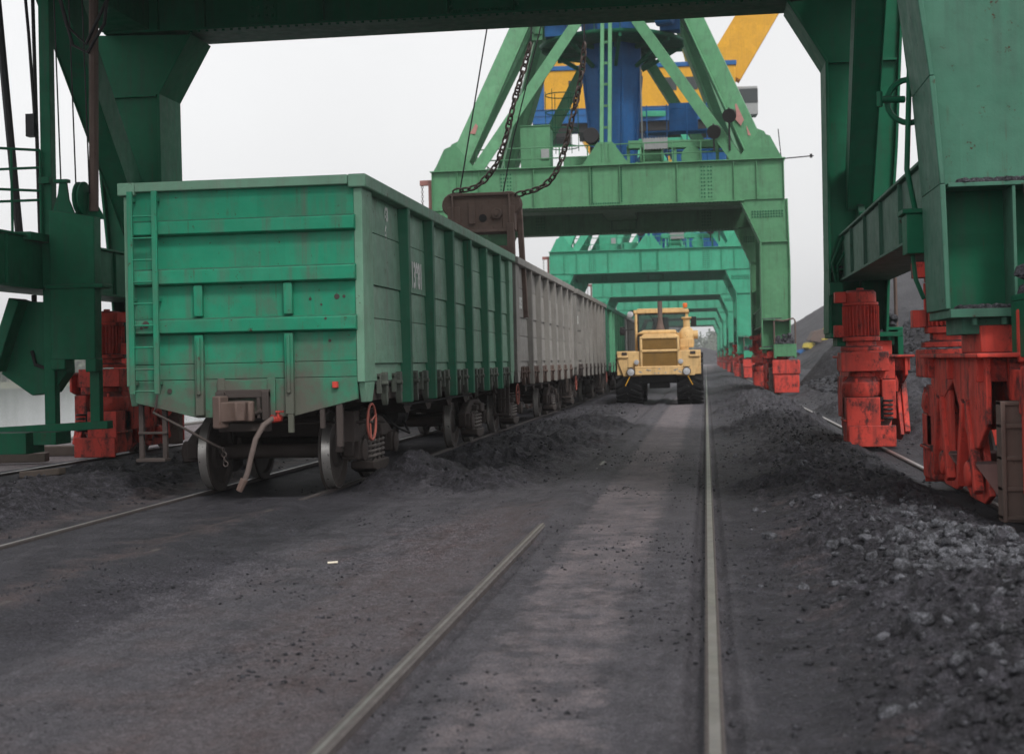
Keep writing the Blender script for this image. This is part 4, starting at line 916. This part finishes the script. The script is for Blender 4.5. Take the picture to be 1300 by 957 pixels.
# near right leg extras
m = MB(); m.box(6.02, 6.20, -5.7, -5.35, 2.55, 2.95); m.box(5.98, 6.22, -5.72, -5.33, 2.95, 3.0)
m.path([(6.1, -5.5, 2.55), (6.12, -5.52, 2.3), (6.2, -5.5, 2.1)], .025); m.path([(6.12, -5.6, 3.0), (6.05, -5.6, 3.4), (6.1, -5.6, 4.4), (5.98, -5.6, 5.6)], .03)
m.build('cable_box', M['c1'], c1, bev=.01)
m = MB(); m.torus((6.10, -5.55, 4.1), .22, .03, 'y', 20, 6); m.tube((5.82, -5.6, 4.12), (6.05, -5.55, 4.12), .035); m.tube((5.80, -5.6, 4.05), (5.80, -5.6, 4.2), .03); m.build('cable_hoop', M['c1'], c1)
m = MB(); m.box(6.22, 6.45, 5.55, 5.85, 2.62, 2.85); m.path([(6.34, 5.6, 2.85), (6.28, 5.6, 3.2), (6.42, 5.6, 3.55), (6.5, 5.5, 3.74)], .03); m.path([(6.38, 5.6, 2.85), (6.36, 5.55, 3.15), (6.5, 5.5, 3.4), (6.6, 5.5, 3.74)], .025); m.build('junction_box', M['c1'], c1, bev=.01)
# handhold bar marks on left beam: small lamp brackets
# ------------------------------------------------------------------ loader
def make_loader(x, y):
    R = thing('wheel_loader', 'yellow articulated loader with big black tyres driving toward the camera between the rails', 'loader', (x, y, 0))
    for yy in (.85, 4.1):
        for s in (-1, 1):
            xc = s * 1.06; n = 40; w = .46
            m = MB(); m.lathe([(.45, -w), (.74, -w), (.84, -w + .08), (.87, -.12), (.87, .12), (.84, w - .08), (.74, w), (.45, w), (.42, w * .6), (.42, -w * .6)], (xc, yy, .87), 'x', 44)
            for k in range(22):
                for d in (-1, 1):
                    a = 2 * math.pi * (k + (.5 if d > 0 else 0)) / 22; a2 = a + .22
                    p = Vector((xc + d * .05, yy + .87 * math.cos(a), .87 + .87 * math.sin(a))); q = Vector((xc + d * (w - .02), yy + .86 * math.cos(a2), .87 + .86 * math.sin(a2)))
                    am = (a + a2) / 2; m.bar(p, q, .10, .09, (0, math.cos(am), math.sin(am)))
            ty = m.build('tyre', M['tyre'], R, smooth=30)
            m = MB(); m.lathe([(.05, -.2), (.42, -.2), (.44, -.36), (.46, -.36), (.46, .36), (.44, .36), (.42, .2), (.15, .2), (.12, .3), (.05, .3)], (xc, yy, .87), 'x', 28); m.build('rim', M['loader'], ty)
    m = MB(); m.box(-.62, .62, .1, 2.6, .75, 1.35); m.box(-.5, .5, 2.6, 5.4, .8, 1.4); m.tube((-1.1, .85, .87), (1.1, .85, .87), .16); m.tube((-1.1, 4.1, .87), (1.1, 4.1, .87), .16); m.box(-.35, .35, .3, 1.2, .55, .95)
    m.build('chassis', M['black'], R, bev=.02)
    # fenders
    for s in (-1, 1):
        m = MB(); x0, x1 = sorted((s * .60, s * 1.45))
        m.prism([(-.05, 1.02), (-.05, 1.80), (.05, 1.86), (1.75, 1.86), (1.75, 1.80), (.02, 1.79), (.02, 1.02)], 'x', x0, x1)
        m.prism([(x0 + (.22 if s < 0 else 0), .98), (x1 - (.22 if s > 0 else 0), .98), (x1 - (0 if s < 0 else .06), 1.42), (x1, 1.84), (x0, 1.84), (x0 + (.06 if s < 0 else 0), 1.42)], 'y', -.12, -.04)
        m.box(min(s * 1.05, s * 1.43), max(s * 1.05, s * 1.43), -.17, -.12, 1.62, 1.70); fd = m.build('fender', M['loader'], R, bev=.02)
        m = MB(); m.box(s * 1.18 - .09, s * 1.18 + .09, -.15, -.125, 1.72, 1.82); m.build('marker_lamp', M['under'], fd, bev=.006)
        m = MB(); m.lathe([(.03, -.30), (.12, -.29), (.125, -.24), (.10, -.14), (.03, -.12)], (s * .96, 0, 1.13), 'y', 18); hl = m.build('headlight', M['lens'], R)
        m = MB(); m.lathe([(.126, -.27), (.145, -.28), (.145, -.22), (.126, -.13)], (s * .96, 0, 1.13), 'y', 18); m.box(s * .96 - .12, s * .96 + .12, -.30, -.2, 1.27, 1.30); m.build('headlight_housing', M['under'], hl)
        m = MB(); m.lathe([(.03, -.22), (.085, -.21), (.09, -.17), (.07, -.06), (.03, -.05)], (s * .76, -.02, 1.47), 'y', 16); m.build('headlight', M['lens'], R)
        m = MB(); m.bar((s * 1.0, -.28, .97), (s * 1.16, -.34, .66), .03, .02); m.build('marker_wand', M['yel'], R)
    m = MB(); m.box(-.82, .82, -.26, -.10, 1.02, 1.26); m.prism([(-.26, 1.26), (-.26, 1.30), (-.12, 1.34), (-.10, 1.26)], 'x', -.82, .82); bp = m.build('bumper', M['loader'], R, bev=.02)
    m = MB()
    for k in range(14): x0 = random.uniform(-.78, .7); z0 = random.uniform(1.06, 1.22); m.add([(x0, -.2635, z0), (x0 + random.uniform(.05, .14), -.2635, z0 - .02), (x0 + random.uniform(.04, .1), -.2635, z0 + random.uniform(.03, .06))], [(0, 1, 2)])
    m.build('paint_chips', M['grey'], bp, smooth=0)
    # hood
    m = MB(); m.prism([(-.62, 1.26), (.72, 1.26), (.72, 2.32), (.60, 2.44), (-.50, 2.44), (-.62, 2.32)], 'y', -.10, 2.2); m.prism([(-.80, 2.44), (.62, 2.44), (.60, 2.58), (-.52, 2.58)], 'y', .25, 2.2)
    hd = m.build('hood', M['loader'], R, bev=.04)
    m = MB(); m.box(-.64, -.55, -.2, -.08, 1.26, 2.30); m.box(.64, .73, -.2, -.08, 1.26, 2.30); m.box(-.64, .73, -.2, -.08, 2.26, 2.36); m.box(-.64, .73, -.2, -.08, 1.80, 1.90); m.build('grille_frame', M['loader'], hd, bev=.03)
    for z0, z1 in ((1.92, 2.24), (1.30, 1.79)):
        m = MB(); m.box(-.54, .62, -.15, -.11, z0, z1)
        for z in np.arange(z0 + .02, z1, .035): m.box(-.54, .62, -.165, -.15, z, z + .014)
        m.build('grille', M['grille'], hd)
    # cab
    cx0, cx1 = -.88, 1.02
    m = MB(); m.box(cx0, cx1, 1.55, 3.2, 1.5, 2.50); m.box(cx0 - .03, cx1 + .03, 1.45, 3.3, 3.20, 3.33); m.box(cx0 + .1, cx1 - .1, 1.55, 3.2, 3.33, 3.38)
    for x in (cx0, cx1 - .09):
        for yy in (1.5, 3.1): m.box(x, x + .09, yy, yy + .09, 2.48, 3.22)
    m.box(cx0 + .02, cx0 + .1, 1.46, 1.55, 1.5, 3.2); cb = m.build('cab', M['loader'], R, bev=.025)
    m = MB(); m.box(cx0 + .09, cx1 - .09, 1.53, 1.545, 2.52, 3.19); m.build('windshield', M['wind'], cb)
    m = MB(); m.box(-.28, .30, 2.5, 3.0, 2.5, 2.62); m.box(-.28, .30, 2.95, 3.08, 2.6, 3.1); m.build('seat', M['black'], cb, bev=.03)
    m = MB(); m.torus((-.05, 2.0, 2.66), .22, .02, 'y', 20, 6); m.tube((-.05, 2.0, 2.66), (-.05, 1.75, 2.4), .03); m.build('steering_wheel', M['grille'], cb)
    m = MB(); m.box(cx0 + .06, cx0 + .33, 1.49, 1.54, 1.85, 2.42); m.build('side_window', M['glass'], cb)
    for xw in (cx0 + .02, cx1 - .03): MB().box(xw, xw + .01, 1.6, 3.1, 2.52, 3.19).build('side_window', M['wind'], cb)
    m = MB(); m.bar((-.35, 1.50, 3.16), (-.14, 1.49, 2.88), .02, .02); m.box(-.5, -.1, 1.48, 1.52, 3.15, 3.20); m.build('wiper', M['black'], cb)
    m = MB(); m.lathe([(.03, 3.38), (.075, 3.38), (.085, 3.5), (.07, 3.54), (.02, 3.55)], (.93, 1.6, 0), 'z', 14); m.build('beacon', M['orange'], cb)
    m = MB(); m.lathe([(.03, 0), (.11, .02), (.11, .08), (.03, .1)], (-1.02, 1.35, 3.18), 'y', 14); m.build('work_lamp', M['lens'], cb)
    m = MB(); m.bar((-.9, 1.5, 2.65), (-1.25, 1.35, 2.62), .03, .03); m.lathe([(.02, -.03), (.10, -.03), (.12, 0), (.10, .03), (.02, .03)], (-1.3, 1.35, 2.58), 'y', 14); m.box(-1.40, -1.22, 1.33, 1.37, 2.44, 2.74); m.build('mirror', M['black'], R, bev=.02)
    m = MB(); m.bar((1.0, 1.5, 2.7), (1.25, 1.3, 2.92), .03, .03); m.box(1.12, 1.32, 1.28, 1.33, 2.7, 3.05); m.build('mirror', M['black'], R, bev=.02)
    m = MB(); m.lathe([(.06, 2.55), (.17, 2.56), (.11, 2.78), (.085, 2.95), (.085, 3.60), (.07, 3.60), (.06, 2.6)], (.06, .75, 0), 'z', 14); m.build('exhaust', M['brown'], R)
    m = MB(); m.lathe([(.04, 1.95), (.24, 1.97), (.26, 2.1), (.26, 2.5), (.20, 2.6), (.12, 2.66), (.12, 2.95), (.18, 2.97), (.18, 3.02), (.04, 3.03)], (.98, .8, 0), 'z', 16); m.lathe([(.04, -.15), (.15, -.15), (.15, .15), (.04, .15)], (1.22, .8, 2.4), 'x', 14); m.box(.74, 1.2, .5, .9, 1.95, 2.25); m.build('air_cleaner', M['loader'], R, bev=.015)
    m = MB(); m.box(-.6, .6, 3.4, 5.8, 1.4, 1.8)
    for s in (-1, 1): x0, x1 = sorted((s * .6, s * 1.4)); m.box(x0, x1, 3.3, 5.0, 1.76, 1.82)
    m.build('rear_body', M['loader'], R, bev=.03)
    return R
make_loader(-1.62, 49.6)

# ------------------------------------------------------------------ grab with chains
G = thing('grab_bucket', 'rusty brown grab bucket lowered on chains into the beige grey wagon', 'grab', (-4.9, 31.6, .16))
m = MB(); m.box(-.66, .66, -.22, .22, 4.34, 5.16); m.box(-.70, .70, -.27, .27, 5.12, 5.20); m.box(-.70, .70, -.27, .27, 4.30, 4.37)
for x in (-.66, .62): m.box(x, x + .04, -.28, .28, 4.34, 5.16)
hbm = m.build('head_beam', M['brown'], G, bev=.02)
m = MB(); m.tube((.36, -.30, 4.72), (.36, -.20, 4.72), .12, n=14); m.tube((.36, -.33, 4.72), (.36, -.20, 4.72), .06, n=8); m.box(-.28, -.14, -.26, -.2, 4.5, 4.98); m.build('pin_boss', M['brown'], hbm, bev=.008)
m = MB(); m.tube((.04, -.232, 4.63), (.04, -.21, 4.63), .09, n=14); m.build('beam_hole', M['black'], hbm)
for s in (-1, 1):
    m = MB(); m.lathe([(.05, -.2), (.26, -.2), (.28, -.15), (.20, -.1), (.20, .1), (.28, .15), (.26, .2), (.05, .2)], (s * .62, 0, 4.95), 'y', 18); m.box(s * .62 - .14, s * .62 + .14, -.24, .24, 4.35, 4.9); m.build('end_sheave', M['brown'], G, bev=.01)
m = MB(); m.bar((.66, -.2, 4.5), (.68, -.2, 2.4), .16, .2); m.bar((.80, .25, 5.0), (.90, .25, 2.4), .12, .18); m.bar((-.74, 0, 4.5), (-.9, 0, 2.4), .16, .2); m.build('grab_arm', M['brown'], G, bev=.012)
m = MB(); m.prism([(-.5, 4.0), (.6, 4.0), (.66, 4.18), (.66, 3.5), (.6, 3.78), (-.5, 3.85)], 'y', -.25, .25); m.prism([(-.3, 3.85), (.7, 3.8), (.5, 3.0), (-.2, 3.0)], 'y', -.2, .2); m.box(-.5, -.2, -.1, .1, 3.9, 4.35); m.build('cross_head', M['brown'], G, bev=.015)
for s in (-1, 1):
    m = MB(); m.prism([(0, 1.5), (s * .3, 1.42), (s * .72, 1.7), (s * .80, 2.4), (s * .3, 2.6)], 'y', -.8, .8); m.build('jaw', M['brown'], G, bev=.02)
def ray(px, py, Y):      # photograph measurement -> point at depth Y (camera data below)
    d = F_ + R_ * (px - 650.) / 1806. - U_ * (py - 434.) / 1806.; k = Y / d.y; return Vector((k * d.x, Y, 1.55 + k * d.z))
R_ = Vector((0.99060724, 0.13495735, -0.02199587)); U_ = Vector((0.02376624, -0.01152075, 0.99965116)); F_ = Vector((-0.13465686, 0.99078443, 0.01461997))
def chain(pts, label):
    P = [Vector(p) for p in pts]; fine = []
    for i in range(len(P) - 1):
        a = P[max(i - 1, 0)]; b = P[i]; c = P[i + 1]; d = P[min(i + 2, len(P) - 1)]
        for k in range(24):
            t = k / 24; fine.append(.5 * (2 * b + (c - a) * t + (2 * a - 5 * b + 4 * c - d) * t * t + (3 * b - a - 3 * c + d) * t ** 3))
    fine.append(P[-1]); m = MB(); acc = 0; last = fine[0]; k = 0
    for p, q in zip(fine[:-1], fine[1:]):
        acc += (q - p).length
        if acc >= .165:
            acc -= .165; d = (q - p).normalized(); a = d.cross(Vector((0, 1, 0))).normalized(); b = d.cross(a)
            n = (a if k % 2 else b) * .8 + (b if k % 2 else a) * .6 * (1 if k % 4 < 2 else -1); n = (n - d * n.dot(d)).normalized()
            loop = [p + d * (.118 * math.cos(t)) + n * (.062 * math.sin(t)) for t in np.linspace(0, 2 * math.pi, 15)[:-1]]
            m.path(loop, .024, 6, closed=True); k += 1
    return tag(m.build('chain', M['chain'], smooth=60), label, 'chain', 'chains carrying the brown grab')
cA = [ray(*p, 31.4) for p in ((674, 52), (667, 80), (654, 125), (640, 182), (628, 212), (606, 236), (580, 243))]
cB = [ray(*p, 31.4) for p in ((742, 52), (738, 95), (723, 165), (709, 212), (690, 236), (658, 247))]
chain(cA, 'heavy rusty chain from the grab beam left end up past the leaf green pyramid leg')
chain(cB, 'heavy rusty chain from the grab beam right end up in front of the blue column')
tip = Vector((-2.6, 32.5, 34.))
for pts, r, lb in (([cA[0], tip], .02, 'thin steel rope rising from the upper end of the left rusty chain'), ([cB[0], tip], .02, 'thin steel rope rising from the upper end of the right rusty chain'),
                   ([ray(583, 248, 31.4), ray(621, 20, 31.4), tip], .018, 'thin rope slanting up against the sky from the left corner of the brown grab beam'),
                   ([ray(638, 248, 31.4), ray(652, 175, 31.4), ray(690, 20, 31.4), tip], .016, 'thin rope slanting up between the chains from the brown grab beam')):
    tag(MB().path(pts, r, 6).build('hoisting_rope', M['cable']), lb, 'rope', 'ropes above the brown grab')

# ------------------------------------------------------------------ coal piles
def pile(cx, cy, R, H, label, seed, ex=1.0, mat=None, z0=-.2):
    n = 130; V = []; F = []; u = np.linspace(-1, 1, n)
    A, B = np.meshgrid(u, u); X = cx + A * R; Y = cy + B * R * ex
    d = np.hypot(A, B); w = .10 * fbm(X * 3.2 / R, Y * 3.2 / R, 4, seed)
    prof = np.clip(1 - d + w, -.3, 1); rounded = np.where(prof > .9, .9 + (prof - .9) * .4, prof)
    Z = z0 + H * rounded + (fbm(X * 1.6, Y * 1.6, 4, seed + 5) * .35 + fbm(X * .5, Y * .5, 3, seed + 9) * .5) * min(1, H / 5)
    V = np.stack([X, Y, Z], -1).reshape(-1, 3).tolist(); keep = (d < 1.12)
    for i in range(n - 1):
        for j in range(n - 1):
            if keep[i, j] and keep[i + 1, j + 1]: k = i * n + j; F.append((k, k + 1, k + n + 1, k + n))
    o = MB().add(V, F).build('coal_pile', mat or M['coal'], smooth=0); o.data.shade_smooth()
    return tag(o, label, 'coal pile', 'coal piles beside the crane track')
pA = pile(43, 222, 40, 25.5, 'huge smooth coal pile sloping up to the right behind the cranes', 51, 1.2)
pile(15.6, 62, 11, 8.4, 'lumpy coal pile right behind the dark crane red bogie', 61, 1.5)
pile(6.6, 72, 2.4, 2.6, 'small dark coal heap beside the leaf green crane foot', 71, 1.0, M['ground_plain'] if 'ground_plain' in M else M['coal'])
pile(16, 118, 10.5, 6.0, 'middle coal pile between the huge pile and the crane feet', 75, 1.5)
pile(-1.0, 400, 14, 5.2, 'low dark coal heap closing the far end of the tracks', 81, 1.0)
# rubble on the lumpy slope
def lumps(name, P, smin, smax, mat, power=2.2):
    ico = bmesh.new(); bmesh.ops.create_icosphere(ico, subdivisions=1, radius=1); base = np.array([v.co[:] for v in ico.verts]); bf = [[v.index for v in f.verts] for f in ico.faces]; ico.free()
    V = []; F = []; nb = len(base); bfa = np.array(bf)
    for i, (x, y, z) in enumerate(P):
        s = smin + (smax - smin) * rng.random() ** power; q = base * (1 + .85 * (rng.random((nb, 1)) - .5)) * (np.array([1, .8, .62]) * (.75 + .5 * rng.random(3))) * s
        a, b = rng.random(2) * 6.28; ca_, sa_, cb_, sb_ = math.cos(a), math.sin(a), math.cos(b * .3), math.sin(b * .3)
        q = q @ np.array([[ca_, -sa_, 0], [sa_, ca_, 0], [0, 0, 1]]) @ np.array([[1, 0, 0], [0, cb_, -sb_], [0, sb_, cb_]])
        V.append(q + np.array([x, y, z + s * .12])); F.append(bfa + i * nb)
    V = np.concatenate(V); F = np.concatenate(F)
    me = bpy.data.meshes.new(name); me.vertices.add(len(V)); me.vertices.foreach_set('co', V.astype(np.float32).ravel())
    me.loops.add(F.size); me.loops.foreach_set('vertex_index', F.astype(np.int32).ravel()); me.polygons.add(len(F)); me.polygons.foreach_set('loop_start', (np.arange(len(F)) * 3).astype(np.int32)); me.polygons.foreach_set('loop_total', np.full(len(F), 3, np.int32)); me.update()
    me.materials.append(mat); o = bpy.data.objects.new(name, me); COL.objects.link(o); return struct(o, 'stuff')
def scatter(n, f):
    P = np.array([f() for _ in range(n)]); h, _ = hgt(P[:, 0], P[:, 1]); return np.column_stack([P, h])
r_ = random.Random(5)
def ygeo(a, b): return a * (b / a) ** r_.random()
M['stone'] = coal_mat('grey_stone', (.075, .076, .086), coarse=.6)
lumps('coal_gravel', np.concatenate([scatter(6500, lambda: (r_.gauss(1.5, .5), ygeo(5.2, 40))), scatter(1500, lambda: (r_.uniform(-10, -6.6), ygeo(9, 26))), scatter(2200, lambda: (r_.gauss(-3.4, .7), ygeo(17, 50))), scatter(2500, lambda: (r_.uniform(3.1, 7), ygeo(9, 60)))]), .006, .036, M['rubble'], 2.6)
def clustered():
    while True:
        x, y = r_.uniform(-5.4, .5), ygeo(5.2, 26)
        if float(fbm(np.array([x * .9]), np.array([y * .7]), 3, 77)[0]) > r_.uniform(-.05, .22): return x, y
lumps('road_grit', scatter(5600, clustered), .003, .017, M['rubble'], 3.4)
lumps('stone_rubble', np.concatenate([scatter(900, lambda: (r_.gauss(1.75, .28), r_.gauss(10.3, .7))), scatter(500, lambda: (r_.gauss(1.6, .35), ygeo(6, 15))), scatter(130, lambda: (r_.gauss(1.3, .5), ygeo(9, 30)))]), .010, .075, M['stone'], 3.2)
dg = bpy.context.evaluated_depsgraph_get(); dg.update()
def drop(x, y, z=40):
    hit, p, *_ = SC.ray_cast(dg, Vector((x, y, z)), Vector((0, 0, -1))); return p.z if hit else 0
PP = []
for _ in range(5200):
    x, y = 15.6 + r_.uniform(-11, -1), 62 + r_.uniform(-15, 8); PP.append((x, y, drop(x, y)))
lumps('pile_rubble', np.array(PP), .04, .2, M['rubble'], 2.2)

# yellow grabs left lying on the pile
def lying_grab(px, py, label, mat, s=1.0, rot=0, name='grab_bucket', cat='grab', parts=('jaw', 'grab_arm')):
    o = Vector((0, 0, 1.55)); d = (F_ + R_ * (px - 650.) / 1806. - U_ * (py - 434.) / 1806.).normalized()
    hit = pA.evaluated_get(dg).ray_cast(o, d); p = hit[1] if hit[0] else o + d * 150
    T = thing(name, label, cat, p, 'gear left lying on the coal pile', rotz=rot); k = .62 * s
    m = MB(); m.prism([(-1.9 * k, .2), (-1.0 * k, 1.9 * k), (.9 * k, 2.3 * k), (1.9 * k, .9 * k), (1.2 * k, -.3)], 'y', -1.2 * k, 1.2 * k); m.build(parts[0], mat[0], T, bev=.03)
    m = MB(); m.bar((.6 * k, -1.3 * k, 2.4 * k), (2.6 * k, -1.3 * k, .9 * k), .3 * k, .4 * k); m.bar((.2 * k, -1.3 * k, .4 * k), (2.7 * k, -1.3 * k, .7 * k), .3 * k, .3 * k); m.box(1.6 * k, 2.3 * k, -1.4 * k, 1.2 * k, .4 * k, 2.0 * k); m.build(parts[1], mat[1], T, bev=.02)
    return T
lying_grab(1039, 434, 'larger dark and yellow grab lying open on the huge coal pile', (M['brown'], M['yelgrab']), 1.25, .2)
lying_grab(1026, 443, 'smaller yellow grab lying just left of the larger one on the pile', (M['yelgrab'], M['yelgrab']), .65, .9)
lying_grab(1016, 449, 'small blue gear lying below the yellow grabs on the huge coal pile', (M['blue'], M['blue']), .45, .4, 'dumped_machinery', 'machinery', ('housing', 'arm'))

# small litter
x, y = -3.05, 11.15
tag(MB().tube((x, y, gz(x, y) + .012), (x + .075, y + .03, gz(x + .075, y + .03) + .012), .009, n=8).build('cigarette_end', plain('paper_white', (.75, .68, .55), .8)), 'pale cigarette end lying on the packed coal in front of the wagon', 'litter')
x, y = -9.45, 19.4
tag(MB().bar((x - .35, y, gz(x, y) + .10), (x + .35, y - .2, gz(x, y) + .16), .16, .1).build('timber_scrap', M['wood'], bev=.02), 'short splintered timber lying on the left coal heap', 'timber')
tag(MB().box(-13.8, -11.5, 25.9, 26.25, -.05, .14).build('timber_baulk', M['wood'], bev=.02), 'old timber baulk lying flat on the quay just behind the mast foot', 'timber', 'timber baulks on the quay')
tag(MB().bar((-13.9, 23.4, .06), (-11.6, 23.9, .06), .3, .16).build('timber_baulk', M['wood'], bev=.02), 'weathered timber baulk lying on the quay in front of the mast foot boards', 'timber', 'timber baulks on the quay')

# ------------------------------------------------------------------ air
hz = bpy.data.materials.new('haze_air'); hz.use_nodes = True; hz.node_tree.nodes.clear()
ho = hz.node_tree.nodes.new('ShaderNodeOutputMaterial'); pv = hz.node_tree.nodes.new('ShaderNodeVolumePrincipled'); pv.inputs['Color'].default_value = (.93, .94, .96, 1); pv.inputs['Density'].default_value = .0006; pv.inputs['Anisotropy'].default_value = .2
hz.node_tree.links.new(pv.outputs[0], ho.inputs['Volume'])
struct(MB().box(-950, 650, -130, 1600, -4.6, 60).build('haze', hz, smooth=0), 'stuff')
# ------------------------------------------------------------------ camera
cam = bpy.data.cameras.new('camera'); co = bpy.data.objects.new('camera', cam); COL.objects.link(co); SC.camera = co
co.matrix_world = Matrix(((R_.x, U_.x, -F_.x, 0), (R_.y, U_.y, -F_.y, 0), (R_.z, U_.z, -F_.z, 1.55), (0, 0, 0, 1)))
cam.sensor_width = 36; cam.lens = 1806 / 1300 * 36; cam.shift_y = -(478.5 - 434) / 1300; cam.clip_start = .1; cam.clip_end = 4000
cam.dof.use_dof = True; cam.dof.focus_distance = 18.0; cam.dof.aperture_fstop = 2.6

# ------------------------------------------------------------------ light
SUN_EL, SUN_AZ = rad(52), rad(150)      # azimuth clockwise from +Y
w = bpy.data.worlds.new('World'); SC.world = w; w.use_nodes = True; nt = w.node_tree; nt.nodes.clear()
sky = nt.nodes.new('ShaderNodeTexSky'); sky.sky_type = 'NISHITA'; sky.sun_disc = False; sky.sun_elevation = SUN_EL; sky.sun_rotation = SUN_AZ; sky.dust_density = 4; sky.air_density = 1.2
hs = nt.nodes.new('ShaderNodeHueSaturation'); hs.inputs['Saturation'].default_value = .12
mx = nt.nodes.new('ShaderNodeMix'); mx.data_type = 'RGBA'; mx.inputs[0].default_value = .78; mx.inputs[7].default_value = (7.3, 7.32, 7.38, 1)
bg = nt.nodes.new('ShaderNodeBackground'); bg.inputs[1].default_value = .10; ou = nt.nodes.new('ShaderNodeOutputWorld')
nt.links.new(sky.outputs[0], hs.inputs['Color']); nt.links.new(hs.outputs[0], mx.inputs[6]); tcw = nt.nodes.new('ShaderNodeTexCoord'); cn = nt.nodes.new('ShaderNodeTexNoise'); cn.inputs['Scale'].default_value = 2.2; cn.inputs['Detail'].default_value = 5; nt.links.new(tcw.outputs['Generated'], cn.inputs['Vector'])
mr = nt.nodes.new('ShaderNodeMapRange'); mr.inputs[1].default_value = .3; mr.inputs[2].default_value = .7; mr.inputs[3].default_value = .93; mr.inputs[4].default_value = 1.06; nt.links.new(cn.outputs[0], mr.inputs[0])
ml = nt.nodes.new('ShaderNodeVectorMath'); ml.operation = 'SCALE'; nt.links.new(mx.outputs[2], ml.inputs[0]); nt.links.new(mr.outputs[0], ml.inputs[3]); nt.links.new(ml.outputs[0], bg.inputs[0]); nt.links.new(bg.outputs[0], ou.inputs[0])
sl = bpy.data.lights.new('sun', 'SUN'); sl.energy = 1.5; sl.angle = rad(12); sl.color = (1, .97, .93); so = bpy.data.objects.new('sun', sl); COL.objects.link(so)
d = Vector((math.sin(SUN_AZ) * math.cos(SUN_EL), math.cos(SUN_AZ) * math.cos(SUN_EL), math.sin(SUN_EL))); so.rotation_euler = d.to_track_quat('Z', 'Y').to_euler()
vs = SC.view_settings; vs.view_transform = 'Standard'; vs.look = 'None'; vs.exposure = 0.58; vs.gamma = 1; vs.use_curve_mapping = False
SC.render.engine = 'CYCLES'; SC.cycles.use_denoising = True; SC.cycles.max_bounces = 6; SC.cycles.diffuse_bounces = 4
try: SC.cycles.denoiser = 'OPENIMAGEDENOISE'
except Exception: pass
